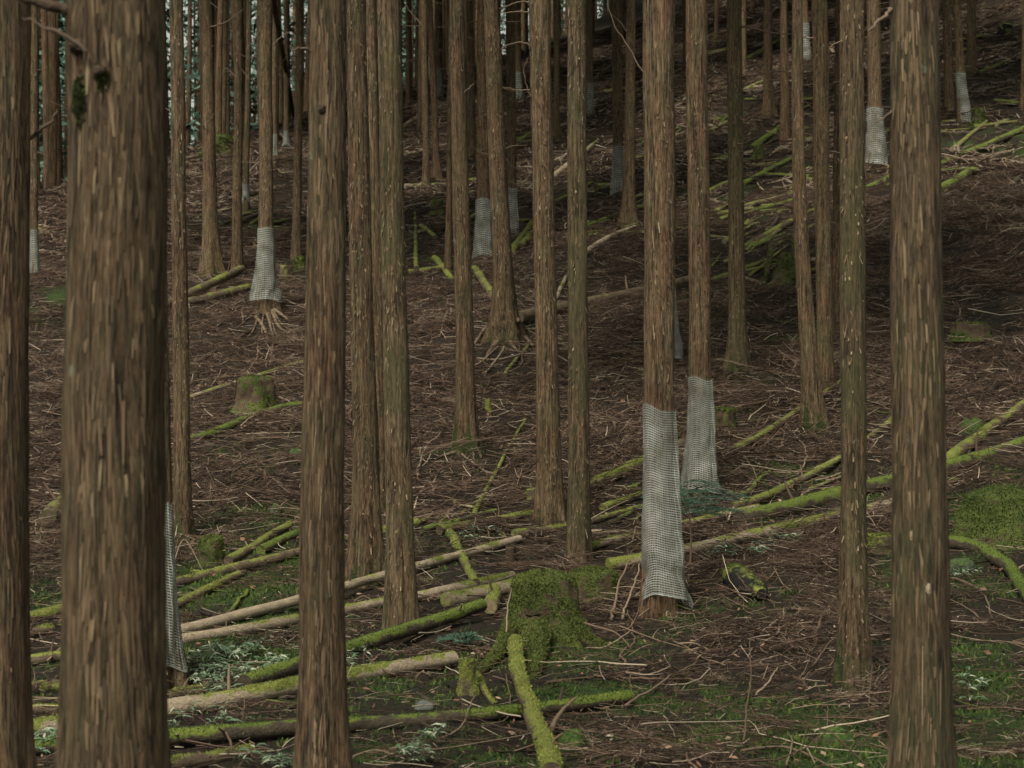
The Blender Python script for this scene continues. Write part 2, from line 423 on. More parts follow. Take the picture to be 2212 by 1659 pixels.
# ------------------------------------------------------------------ cedars one can tell apart
TREES = {}
KEEP_CLEAR = []                                # (x, y, radius): where fallen brush does not pile up
def cedar(key, label, ptop, pbase, wtop, wbase, depth=None, mat='bark', flare=.5, moss=.5, mside=0.0, lobes=5, crown=True, dens=230, bend=0.0, roots=(), fl=1.0, group=None):
    """ptop: px at picture top (py 0); pbase: (px, py) of the foot, or (px at the bottom edge) with a depth"""
    if depth is None:
        B = on(*pbase); B[2] -= .02
    else:
        x0 = (pbase - CX) / FPX * depth; B = np.array([x0, depth, float(ground(x0, depth)) - .02])
    d = B[1]
    top = pix(ptop, 0, d)
    if depth is not None:                          # axis through the bottom-edge point and the top-edge point
        bot = pix(pbase, 1659, d); ax0 = (top - bot) / (top[2] - bot[2]); B[0] = bot[0] + ax0[0] * (B[2] - bot[2])
    zt = top[2] - B[2]
    ax = np.array([(top[0] - B[0]) / zt, 0, 1.0])
    rt, rb = wtop / 2 / FPX * d, wbase / 2 / FPX * d
    Htot = max(16.0, zt + 6)
    near = d < 10
    px_per_m = FPX / d * 1024 / 2212
    ns = int(np.clip(2 * math.pi * rb * px_per_m / 2.4, 14, 120)); dz = np.clip(3.2 / px_per_m, .012, .12)
    zl = np.concatenate([np.arange(-.35, zt + .4, dz), np.linspace(zt + .4, Htot, 10)[1:]])
    th = np.linspace(0, 2 * math.pi, ns, endpoint=False)
    seed = float(abs(hash(key)) % 97) if False else float(sum(ord(c) * (i + 3) for i, c in enumerate(key)) % 211)
    r = np.where(zl < zt, rb + (rt - rb) * np.clip(zl, 0, None) / zt, rt + (.03 - rt) * (zl - zt) / max(Htot - zt, .1))
    r = np.maximum(r, .02)
    ph = seed
    lob = .55 + .45 * np.cos(lobes * th + ph) + .25 * np.cos((lobes - 2) * th + ph * 1.7)
    fz = np.exp(-np.clip(zl, 0, None) / (.16 + 1.9 * rb)) * 1.5 * flare * np.where(zl < 0, 1 + np.abs(zl) * 1.5, 1)
    rr = r[:, None] * (1 + fz[:, None] * (.12 + 1.05 * np.clip(lob, 0, 2)[None]))
    cth, sth = np.cos(th)[None], np.sin(th)[None]
    sc = 26.0
    q = r[:, None]
    ridg = fbm(q * cth * sc + seed, q * sth * sc, zl[:, None] * 2.2, 3) - .5
    lump = fbm(cth * 1.6 + seed, sth * 1.6, zl[:, None] * 1.7, 2) - .5
    rr = rr * (1 + .06 * lump) + np.minimum(.028, .18 * q) * ridg * (1 + 1.2 * fz[:, None])
    wob = np.stack([.025 * (fbm(zl * .7 + seed, 0 * zl, 1.0, 2) - .5) * np.clip(zl, 0, 1), .025 * (fbm(zl * .7, 0 * zl + seed, 5.0, 2) - .5), 0 * zl], 1)
    cx = ax[0] * zl + bend * np.sin(np.clip(zl / zt, 0, 1.3) * math.pi) + wob[:, 0]
    V = np.stack([cx[:, None] + rr * cth, wob[:, 1][:, None] + rr * sth, np.repeat(zl[:, None], ns, 1)], -1)
    moss = moss * 1.45
    Q = grid_quads(len(zl), ns)
    side = .5 + .5 * (cth * math.cos(mside * 1.0 + math.pi) + 0 * sth)      # moss heavier towards picture left
    mo = moss * (np.exp(-np.clip(zl, 0, None) / .32)[:, None] * (.30 + .55 * (1 - np.clip(lob, 0, 1))[None]) * .85) + .08 * moss * side
    root = tag(empty('cedar_tree', B), label, 'tree', group)
    tr = mk('trunk', V.reshape(-1, 3), Q, None, M[mat], root, {'moss': mo.reshape(-1)})
    TREES[key] = dict(root=root, B=B, ax=ax, zt=zt, zl=zl, rr=rr, r=r, cx=cx, cy=wob[:, 1], th=th, d=d)
    KEEP_CLEAR.append((B[0], B[1] - .05, rb * 1.3 + .10))
    # loose bark strips
    rng = np.random.default_rng(int(seed) + 5)
    zlo = max(.15, (CY - 1700 - (-0)) / FPX * d - B[2]) if True else .15
    zhi = zt + .3
    n = int(dens * fl * 2 * math.pi * (rb + rt) / 2 * max(zhi - zlo, .3))
    n = min(int(n * (1.9 if not near else 1.6)), 5200)
    if n > 10 and d < 60:
        z = rng.uniform(zlo, zhi, n * 2); a = rng.random(n * 2) * 6.283
        kp = rng.random(n * 2) < .25 + 1.1 * sstep(.35, .65, fbm(np.cos(a) * 1.3 + seed, np.sin(a) * 1.3, z * 1.1, 3)); z, a = z[kp][:n], a[kp][:n]; n = len(z)
        L = np.clip(rng.lognormal(-3.25 if not near else -2.05, .5, n), .018, .40); W = np.clip(rng.lognormal(-4.9 if not near else -5.05, .4, n), .003, .013)
        if d > 25: L *= 1.3; W *= 1.4
        lift = rng.random(n) ** 2.2 * (.018 if not near else .006) + .002
        ai = (a / 6.283 * ns); a0 = ai.astype(int) % ns
        def rad(zq):
            zi = np.clip(np.searchsorted(zl, zq), 0, len(zl) - 1); return rr[zi, a0], cx[zi], wob[zi, 1]
        rows = []
        tw = rng.normal(0, .25 if not near else .10, n)
        for k, (t, lf, ww) in enumerate(((0, -.003, .8), (.5, .0035, 1.0), (1, 1, .45))):
            zq = z - L * t; rq, cxx, cyy = rad(zq)
            rq = rq + (lift if k == 2 else lf)
            for sgn in (-1, 1):
                an = a + sgn * W * ww / 2 / np.maximum(rq, .02) + tw * t * L / np.maximum(rq, .02) * .5
                rows.append(np.stack([cxx + rq * np.cos(an), cyy + rq * np.sin(an), zq], 1))
        VV = np.stack(rows, 1).reshape(-1, 3)
        b6 = np.arange(n)[:, None] * 6
        QQ = np.concatenate([b6 + np.array([[0, 1, 3, 2]]), b6 + np.array([[2, 3, 5, 4]])])
        tt = np.clip(rng.normal(.38, .22, n) + lift * 5, 0, .85) if not near else np.clip(rng.normal(.34, .20, n), 0, .78)
        tint = np.repeat(tt, 6) + np.tile([-.12, -.12, 0, 0, .12, .12] if not near else [-.08, -.08, 0, 0, .07, .07], n)
        fo = mk('bark_flakes', VV, QQ, None, M['flake'], tr, {'tint': np.clip(tint, 0, 1)}); fo['kind'] = 'stuff'
    for (pts, rs) in roots:
        P3 = []
        for i, (px, py) in enumerate(pts):
            g = pix(px, py, d - rb * .9) if i == 0 else on(px, py)
            P3.append(g - B + np.array([0, 0, rs / FPX * d * (.0 if i == 0 else .4)]))
        pl = smooth_line(P3, 14)
        rad_ = np.linspace(1.0, .25, 14) * rs / FPX * d / 2
        gz = ground(pl[:, 0] + B[0], pl[:, 1] + B[1]) - B[2]; pl[:, 2] = np.maximum(pl[:, 2], gz + rad_ * .5 + .012)
        KEEP_CLEAR.extend((q[0] + B[0], q[1] + B[1], .10) for q in pl[::2])
        v, qd, t_, _ = tube(pl, rad_, 8, .15, 14, seed)
        mk('root', v, qd, t_, M['root'], root, {'moss': np.full(len(v), .12)})
    if crown and d > 20: add_crown(root, Htot / 16.5 * random.uniform(.9, 1.1), random.uniform(0, 6), (ax[0] * 8 * 0, 0, 0))
    return root

def twig_path(p0, p1, n, sag, wig, seed):
    rng = np.random.default_rng(seed); t = np.linspace(0, 1, n)[:, None]
    P = p0 * (1 - t) + p1 * t; L = np.linalg.norm(p1 - p0)
    P[:, 2] += sag * L * np.sin(t[:, 0] * math.pi)
    P += np.cumsum(rng.normal(0, wig * L / n, (n, 3)), 0) * np.sin(t * math.pi) ** .5
    return P
def branch_part(key, pts, w0, w1, tint=.45, dy=0.0, name='dead_branch', mat='branch', sides=6):
    """dead branch of a cedar through picture positions at the tree's depth"""
    T = TREES[key]; d = T['d'] + dy
    P = np.array([pix(px, py, d) for px, py in pts]) - T['B']
    P[:, 1] += np.linspace(-.02, -.05, len(P))
    n = 14; pl = smooth_line(P, n)
    pl += np.random.default_rng(len(pts) * 7 + int(w0 * 10)).normal(0, .004, pl.shape)
    v, q, t, _ = tube(pl, np.linspace(w0, w1, n) / 2 / FPX * d, sides, .12, 30)
    return mk(name, v, q, t, M[mat], T['root'], {'tint': np.full(len(v), tint), 'moss': np.full(len(v), .1)})

# key, label, ptop, pbase, wtop, wbase, ...
cedar('left_edge', 'dark brown cedar trunk cut off by the left edge of the photo', 2, 0, 120, 118, depth=7.6, dens=380, mat='bark_red')
cedar('wide', 'widest nearest cedar trunk with moss patch, left of centre', 247, 242, 204, 226, depth=5.4, dens=420, fl=1.0, mat='bark')
cedar('behind_wide', 'netted cedar mostly hidden behind the widest left trunk', 318, (348, 1475), 64, 68, mat='bark', flare=.8)
cedar('slim_right_of_wide', 'slim straight cedar just right of the widest trunk, moss at its foot', 381, (394, 1165), 29, 37, flare=.45, moss=1.1)
cedar('left_mid_flared', 'slender cedar with flaring foot above the two leaning logs', 447, (456, 592), 21, 33, flare=.7, moss=.7)
cedar('left_thin', 'thin bare cedar between the flared cedar and the netted cedar with roots', 515, (512, 588), 17, 22, flare=.3)
cedar('roots_net', 'cedar wearing a pale net skirt above bare spreading roots', 574, (574, 672), 27, 33, flare=.7, lobes=4, moss=.2,
      roots=[(((560, 672), (552, 690), (570, 712), (584, 740), (584, 765)), 9), (((574, 675), (582, 700), (592, 735), (588, 755)), 8), (((588, 672), (602, 705), (625, 720), (640, 750)), 9), (((555, 668), (540, 690), (530, 700)), 8), (((592, 668), (615, 680), (628, 690)), 8), (((560, 680), (548, 715), (520, 735)), 6), (((570, 676), (566, 715), (572, 745)), 5), (((580, 676), (600, 730), (612, 752)), 5), (((590, 670), (612, 700), (648, 715)), 5), (((556, 672), (530, 700), (505, 712)), 5)])
cedar('left_leaning_thin', 'thin cedar leaning right beside a mossy ball-shaped stump', 648, (640, 562), 15, 20, flare=.3)
cedar('near_tall', 'tall near cedar with bright bark, right of the netted cedar with roots', 708, 695, 78, 99, depth=8.3, dens=400, mat='bark')
cedar('pair_front', 'front cedar of the close pair right of the tall near trunk, mossy flared foot', 769, (794, 1255), 42, 58, flare=.55, moss=.9)
cedar('pair_rear', 'rear cedar of the close pair, mostly hidden behind its neighbour', 799, (820, 1095), 24, 34, flare=.5)
cedar('grey_straight', 'smooth grey-brown cedar with its foot behind a mossy log', 839, (868, 1372), 49, 60, mat='bark_olive', flare=.35, moss=.5, dens=160)
cedar('centre_torn', 'leaning cedar with mossy foot and torn orange bark at centre', 986, (1008, 985), 33, 41, flare=.55, moss=1.2, roots=[(((1022, 965), (1034, 990), (1040, 1000)), 12), (((990, 980), (960, 995), (940, 1000)), 10)])
cedar('centre_behind_torn', 'faint slim cedar peeking out left of the leaning centre cedar', 975, (967, 585), 12, 14, mat='bark_red', flare=.3)
cedar('netted_red', 'reddish cedar with a net skirt, left of the cedar with spreading roots', 1042, (1044, 562), 22, 31, mat='bark_red', flare=.35)
cedar('centre_roots', 'cedar with wide spreading root buttresses in the middle of the slope', 1060, (1092, 742), 34, 42, flare=.8, lobes=5, moss=.8,
      roots=[(((1070, 700), (1050, 725), (1025, 750), (1012, 765)), 13), (((1078, 735), (1062, 765), (1046, 790)), 14), (((1110, 715), (1130, 735), (1152, 752)), 13), (((1100, 738), (1110, 755), (1118, 765)), 12), (((1118, 690), (1140, 715), (1165, 735)), 9)])
cedar('netted_behind_centre', 'thin netted cedar just right of and behind the cedar with spreading roots', 1101, (1108, 512), 20, 20)
cedar('centre_right_pair', 'left cedar of the two right of centre, foot among mossy logs', 1163, (1189, 1142), 44, 50, flare=.45, moss=.7)
cedar('stump_tree', 'cedar rising just behind the large mossy stump', 1246, (1249, 1220), 38, 47, mat='bark_olive', flare=.3, moss=.4)
cedar('netted_grey', 'thin cedar with a grey net skirt right of the olive cedar', 1333, (1335, 424), 24, 21)
cedar('root_fan', 'thin cedar with a fan of roots behind the big netted cedar', 1363, (1358, 490), 20, 25, flare=.8, roots=[(((1345, 480), (1338, 492), (1332, 502)), 8), (((1370, 478), (1380, 488), (1388, 492)), 8)])
cedar('netted_front', 'large front cedar wrapped in the tallest mesh net', 1424, (1424, 1328), 68, 64, mat='bark_red', flare=.28, moss=.5)
cedar('netted_second', 'second large netted cedar, right behind the front netted one', 1505, (1513, 1078), 46, 47, mat='bark_red', flare=.3)
cedar('right_roots', 'olive-brown cedar with finger-like roots right of the netted pair', 1586, (1594, 826), 32, 35, mat='bark_olive', flare=.7, lobes=6, moss=.9, roots=[(((1585, 815), (1575, 830), (1568, 838)), 10), (((1604, 808), (1618, 820), (1625, 828)), 9)])
cedar('far_right_of_roots', 'faint cedar behind and right of the cedar with finger-like roots', 1606, (1606, 160), 12, 13)
cedar('upper_root_claw', 'small upper-slope cedar with claw-shaped roots on the right', 1658, (1660, 262), 17, 20, flare=.9, moss=.2)
cedar('red_broken', 'thin red-barked cedar with stripped foot on the upper right slope', 1693, (1696, 308), 14, 22, mat='bark_red', flare=.2, moss=0)
cedar('bent', 'slightly bent slim cedar with mossy foot on the right slope', 1722, (1760, 942), 22, 39, flare=.5, moss=1.2, bend=-.06, lobes=4)
cedar('right_straight_behind', 'straight cedar close behind the slightly bent cedar', 1770, (1782, 848), 35, 33, mat='bark', flare=.35)
cedar('red_sliver', 'reddish cedar half hidden left of the olive cedar at right', 1810, (1812, 730), 14, 30, mat='bark_red', flare=.3)
cedar('olive_right', 'olive cedar with mossy buttressed foot at lower right', 1843, (1843, 1472), 52, 57, mat='bark_olive', flare=.55, lobes=4, moss=1.1)
cedar('netted_upper_right', 'upper right cedar with net skirt and chewed reddish foot', 1886, (1893, 368), 27, 33, mat='bark_red', flare=.5, moss=0, roots=[(((1880, 362), (1874, 378), (1872, 385)), 9), (((1905, 360), (1915, 368), (1922, 372)), 9)])
cedar('right_near', 'thick near cedar trunk at the right of the photo', 1972, 1988, 102, 123, depth=7.6, dens=380, mat='bark_olive')
cedar('pink_foot', 'upper cedar with pale chewed foot right of the thick right trunk', 2044, (2052, 258), 18, 21, mat='bark_red', flare=.6, moss=0)
cedar('netted_corner', 'thin netted cedar near the top right corner', 2066, (2082, 276), 17, 21, mat='bark')
cedar('corner', 'thin cedar at the top right corner with mossy roots', 2098, (2100, 168), 19, 20, flare=.6, moss=.9)
cedar('right_edge', 'cedar sliver at the right edge of the photo', 2216, (2214, 238), 16, 18)
cedar('left_net', 'dark cedar with a net skirt in the gap at far left', 74, (73, 600), 16, 19)
cedar('left_mossy', 'slim cedar with mossy foot in the gap left of the widest trunk', 108, (110, 336), 13, 16, flare=.8, moss=1.2)
cedar('pale_thin', 'pale thin cedar with torn foot behind the thin bare cedar', 538, (531, 456), 11, 13, mat='bark_olive')
cedar('upper_pair_front', 'front of two crooked slim cedars on the upper centre slope', 915, (921, 410), 13, 15, flare=.7)
cedar('upper_pair_rear', 'rear of two crooked slim cedars on the upper centre slope', 928, (944, 382), 13, 15, mat='bark_red', flare=.8)
cedar('upper_flare', 'slim upper cedar with flaring roots left of the olive cedar behind the stump', 1203, (1201, 302), 11, 14, flare=1.0)
cedar('upper_thin', 'very thin upper cedar between two centre trunks', 1018, (1016, 240), 10, 10, flare=.5)
FAR_NETTED = {}
for key, lab, pt, pb, w in [
    ('fn1', 'far thin cedar whose grey net ends right of the netted cedar with roots', 592, (594, 356), 11), ('fn2', 'far thin cedar with a flared net left of the leaning thin cedar', 619, (618, 318), 10),
    ('fn3', 'far cedar with a pale net left of the leaning centre cedar', 950, (951, 214), 12), ('fn4', 'far cedar with net between the root cedar and its right neighbour', 1118, (1121, 217), 13),
    ('fn5', 'far cedar with net showing right of the olive cedar behind the stump', 1273, (1275, 252), 13), ('fn6', 'far cedar with faint net above the bent cedar', 1738, (1742, 132), 14),
    ('fn7', 'farthest netted cedar left of the leaning centre cedar', 872, (871, 176), 11), ('fn8', 'far netted cedar beside the right edge of the close pair', 814, (815, 254), 11),
    ('fn9', 'far netted cedar high above the root fan cedar', 1345, (1346, 82), 11)]:
    cedar(key, lab, pt, pb, w, w + 1)

# the broken branches, knots and moss of the wide trunk
branch_part('wide', [(185, 36), (130, 20), (70, 4), (20, -22)], 30, 15, .15, -.02, 'dead_branch', 'log_dark')
branch_part('wide', [(192, 108), (165, 92), (135, 74), (100, 66), (60, 40)], 11, 4, .25, -.14)
branch_part('left_edge', [(66, 300), (95, 280), (118, 262), (132, 240)], 10, 5, .3, .1)
def bump_part(key, px, py, w, h, mat, name, moss, depth_off, thick=.02, seed=0):
    T = TREES[key]; d = T['d']; zc = pix(px, py, d)[2] - T['B'][2]
    zi = np.clip(np.searchsorted(T['zl'], zc), 0, len(T['zl']) - 1); cx = T['cx'][zi]; r = T['rr'][zi].mean()
    xo = pix(px, py, d)[0] - T['B'][0] - cx; a0 = -math.acos(np.clip(xo / r, -1, 1))
    m, k = 14, 22; u = np.linspace(-1, 1, m)[:, None]; v = np.linspace(-1, 1, k)[None]
    W = w / FPX * d / 2; Hh = h / FPX * d / 2
    nn = fbm(u * 2.5 + seed, v * 4, seed, 3)
    prof = np.clip(1 - (u ** 2 + v ** 2) * (.25 + 1.9 * nn), 0, 1) ** .6
    rr_ = r + .004 + thick * prof * (.5 + nn) - .02 * (prof <= 0.05)
    an = a0 + u * W / r * (.7 + .6 * fbm(v * 2 + seed, 0 * v, 1.0, 2)); zz = zc + v * Hh + 0 * u
    V = np.stack([cx + rr_ * np.cos(an), T['cy'][zi] + rr_ * np.sin(an), zz], -1).reshape(-1, 3)
    Qd = grid_quads(m, k, False)
    o = mk(name, V, Qd, None, M[mat], T['root'], {'moss': np.full(len(V), moss)})
    return o, V, Qd, prof.reshape(-1)
for (px, py, w, h, sd) in ((193, 225, 42, 125, 1), (244, 185, 34, 60, 2)):
    o, V, Qd, pr = bump_part('wide', px, py, w, h, 'bark', 'moss_patch', 1.0, 0, .005, sd)
    o.data.attributes['moss'].data.foreach_set('value', np.clip(pr * 1.9 - .25, -.5, 1.3).astype(np.float32))
    fuzz('moss', V, Qd, np.clip(pr * 1.0, 0, 1), o, M['moss_mid'], 900, .010, sd)
bump_part('wide', 238, 172, 26, 28, 'log_dark', 'knot', 0.0, 0, .022, 5)
bump_part('wide', 190, 118, 30, 34, 'log_dark', 'knot', 0.0, 0, .03, 6)
bump_part('right_near', 1990, 1265, 12, 30, 'log_pale', 'bare_wound', 0.0, 0, .01, 7)
bump_part('near_tall', 700, 240, 16, 22, 'log_dark', 'knot', 0.0, 0, .014, 8)
# dead branches on the trunks ahead
for k, pts, w in [('centre_right_pair', [(1143, 6), (1115, 8), (1095, 16), (1078, 22)], 5), ('centre_right_pair', [(1143, 28), (1115, 27), (1080, 31)], 4), ('centre_right_pair', [(1145, 100), (1128, 94), (1105, 97), (1084, 108)], 6),
                  ('centre_right_pair', [(1145, 194), (1120, 196), (1086, 190)], 3), ('centre_right_pair', [(1146, 210), (1132, 160), (1140, 128)], 3), ('right_roots', [(1600, 56), (1630, 64), (1670, 73), (1712, 75)], 5),
                  ('right_roots', [(1602, 166), (1640, 163), (1676, 154), (1714, 160)], 5), ('right_roots', [(1602, 160), (1650, 172), (1714, 172)], 3), ('right_near', [(1926, 20), (1905, 40), (1888, 55), (1872, 72)], 11),
                  ('right_near', [(1926, 240), (1900, 262), (1874, 277)], 5), ('near_tall', [(672, 112), (655, 108), (630, 113)], 6), ('centre_torn', [(1002, 200), (1015, 190), (1024, 182)], 3),
                  ('roots_net', [(588, 100), (606, 82), (625, 70)], 3), ('left_thin', [(508, 165), (490, 148), (478, 163)], 3), ('slim_right_of_wide', [(368, 240), (356, 236), (350, 260)], 3),
                  ('netted_front', [(1390, 160), (1360, 110), (1330, 60), (1310, 10)], 4), ('root_fan', [(1355, 70), (1330, 40), (1290, 10)], 4), ('bent', [(1733, 78), (1748, 84), (1756, 82)], 5), ('left_mid_flared', [(450, 60), (490, 48), (528, 20)], 4),
                  ('olive_right', [(1818, 90), (1800, 98), (1790, 105)], 5), ('left_thin', [(522, 150), (540, 170), (558, 178)], 3), ('roots_net', [(565, 60), (548, 90), (530, 110)], 3), ('upper_pair_front', [(915, 60), (890, 30), (872, 5)], 4), ('netted_red', [(1036, 45), (1010, 50)], 4)]:
    branch_part(k, pts, w, w * .45, random.uniform(.25, .75), -.03 if k != 'right_near' else 0)

# ------------------------------------------------------------------ tree guard nets
def net(key, label, ytop, ybot, wtop, wbot, cell=None, hem=0.0, fold=.0, seed=1, top_slant=0.0, pinch=0.0, dxb=0.0):
    """mesh sleeve of woven strips around a cedar between two picture heights"""
    T = TREES[key]; d = T['d']; B = T['B']
    zt = pix(0, ytop, d)[2] - B[2]; zb = max(pix(0, ybot, d)[2] - B[2], .02)
    cell = cell or max(.0185, d * .0012)
    nv = int(np.clip((zt - zb) / cell, 12, 110)); nu = int(np.clip(math.pi * (wtop + wbot) / 2 / FPX * d / (cell * 1.0), 14, 70))
    sub = 3
    def surf(u, v):                                # u 0..1 round, v 0..1 up -> point
        th = u * 2 * math.pi
        low = zb + hem * (-np.cos(2 * th + .15) * .7 + .3 * np.sin(3 * th + seed)) ; hi = zt + top_slant * np.cos(th) + .012 * np.sin(3 * th + seed)
        z = low + (hi - low) * v
        rt_ = wtop / 2 / FPX * d; rb_ = wbot / 2 / FPX * d
        prof = (1 - v) ** 2.2
        r = rt_ + (rb_ - rt_) * prof
        zi = np.clip(np.searchsorted(T['zl'], z), 0, len(T['zl']) - 1)
        tr = T['rr'][zi, (u * T['rr'].shape[1]).astype(int) % T['rr'].shape[1]]
        bump = (fbm(np.cos(th) * 1.7 + seed, np.sin(th) * 1.7, z * 3.0, 2) - .5) * 2
        bump2 = fbm(np.cos(th) * 3.5 + seed, np.sin(th) * 3.5, z * 9.0, 2) - .5
        r = r * (1 + .18 * bump * (.4 + prof) + .22 * bump2 * (.3 + prof)) + fold * np.exp(-((np.angle(np.exp(1j * (th - 5.4 - .5 * v)))) / .13) ** 2) * (.3 + v * (1 - v) * 3)
        r = r - pinch * r * np.exp(-((v - .13) / .05) ** 2)
        r = np.maximum(r, tr + .006)
        cx = T['cx'][zi] + dxb * prof
        return np.stack([cx + r * np.cos(th), T['cy'][zi] + r * np.sin(th), z], -1)
    mb = MB()
    hv = .225 / nv; hu = .09 / nu
    uu = np.linspace(0, 1, nu * sub, endpoint=False)
    rng = np.random.default_rng(seed)
    for i in range(nv + 1):                        # rings
        v0 = i / nv + .12 / nv * (fbm(np.cos(uu * 6.283) * 2 + i * 3.3, np.sin(uu * 6.283) * 2, i * 1.7, 2) - .5)
        h = hv * (2.0 if i == nv else 1.0)
        lo = surf(uu, np.clip(v0 - h, 0, 1)); hi = surf(uu, np.clip(v0 + h, 0, 1.01))
        V = np.concatenate([lo, hi]); mb.add(V, grid_quads(2, len(uu)))
    vv = np.linspace(0, 1, nv + 1)
    for j in range(nu):                            # uprights
        o_ = np.clip(rng.normal(0, .06 / nu, 1), -.1 / nu, .1 / nu)
        a = surf(np.full(nv + 1, (j / nu - hu + o_) % 1), vv); b = surf(np.full(nv + 1, (j / nu + hu + o_) % 1), vv)
        ctr = np.stack([T['cx'][np.clip(np.searchsorted(T['zl'], a[:, 2]), 0, len(T['zl']) - 1)], 0 * vv, a[:, 2]], 1)
        out = unit((a - ctr) * [1, 1, 0]) * (.0025 * (1 - 2 * ((np.arange(nv + 1) + j) % 2)))[:, None]
        mb.add(np.concatenate([a + out, b + out]), grid_quads(2, nv + 1, False))
    root = tag(empty('tree_guard_net', B), label, 'net')
    mb.build('woven_mesh', M['net'], root)['kind'] = 'stuff'
    # hem cord
    pl = surf(np.linspace(0, 1, 48, endpoint=False), np.full(48, .004)); pl = np.vstack([pl, pl[:1]])
    v, q, t, _ = tube(pl, np.full(49, .004 + d * .00008), 5, caps=False); mk('hem_cord', v, q, None, M['net'], root)
    return root
net('netted_front', 'tall pale mesh net wrapped round the front cedar, hem torn open', 880, 1296, 69, 108, hem=.12, fold=.04, seed=3, top_slant=-.035, pinch=.16, dxb=.05)
net('netted_second', 'pale mesh net on the second large cedar, folded at its top', 815, 1062, 51, 92, hem=.05, fold=.03, seed=8, top_slant=-.02)
net('roots_net', 'grey mesh net skirt above the bare spreading roots', 491, 650, 37, 68, hem=.03, seed=5, fold=.01)
net('netted_red', 'grey mesh net skirt on the reddish centre cedar', 428, 556, 34, 46, hem=.04, seed=6, fold=.02)
net('netted_behind_centre', 'crumpled dull net behind the cedar with spreading roots', 405, 507, 22, 30, hem=.08, seed=9, fold=.03)
net('netted_grey', 'grey net on the thin cedar right of the olive cedar', 314, 420, 24, 33, hem=.06, seed=12)
net('netted_upper_right', 'grey net skirt on the upper right cedar with chewed foot', 232, 360, 37, 54, hem=.04, seed=14)
net('netted_corner', 'dim drooping net near the top right corner', 156, 272, 23, 40, hem=.1, seed=15, dxb=.1)
net('behind_wide', 'mesh net peeking out right of the widest trunk', 1085, 1440, 67, 98, hem=.04, seed=17, fold=.02)
net('left_net', 'blue-grey net in the gap at far left', 495, 592, 20, 24, hem=.03, seed=18)
net('pale_thin', 'white crumpled net at the foot of the pale thin cedar', 398, 434, 16, 19, hem=.1, seed=19)
for key, a, b, w0, w1, lab in [('fn1', 288, 354, 13, 17, 'grey net right of the netted cedar with roots, far up the slope'), ('fn2', 282, 316, 12, 20, 'flared far net left of the thin leaning cedar'),
                               ('fn3', 146, 212, 14, 17, 'pale far net left of the leaning centre cedar'), ('fn4', 155, 215, 16, 22, 'far grey net between the root cedar and its right neighbour'),
                               ('fn5', 178, 250, 15, 21, 'far grey net right of the olive cedar behind the stump'), ('fn6', 48, 130, 18, 22, 'faint far net above the bent cedar'),
                               ('fn7', 154, 175, 13, 14, 'small far net left of the leaning centre cedar, farthest up'), ('fn8', 198, 252, 13, 14, 'narrow far net beside the close pair of cedars'), ('fn9', 30, 80, 13, 15, 'far net high above the root fan cedar')]:
    net(key, lab, a, b, w0, w1, hem=.04, seed=a)
# the large net that peeps out right of the front netted cedar, on a cedar hidden behind it
cedar('hidden_front', 'cedar hidden behind the front netted cedar, only its net shows', 1432, (1438, 782), 28, 32)
net('hidden_front', 'dark net edge peeking out right of the front netted cedar', 560, 778, 40, 84, hem=.04, seed=23)

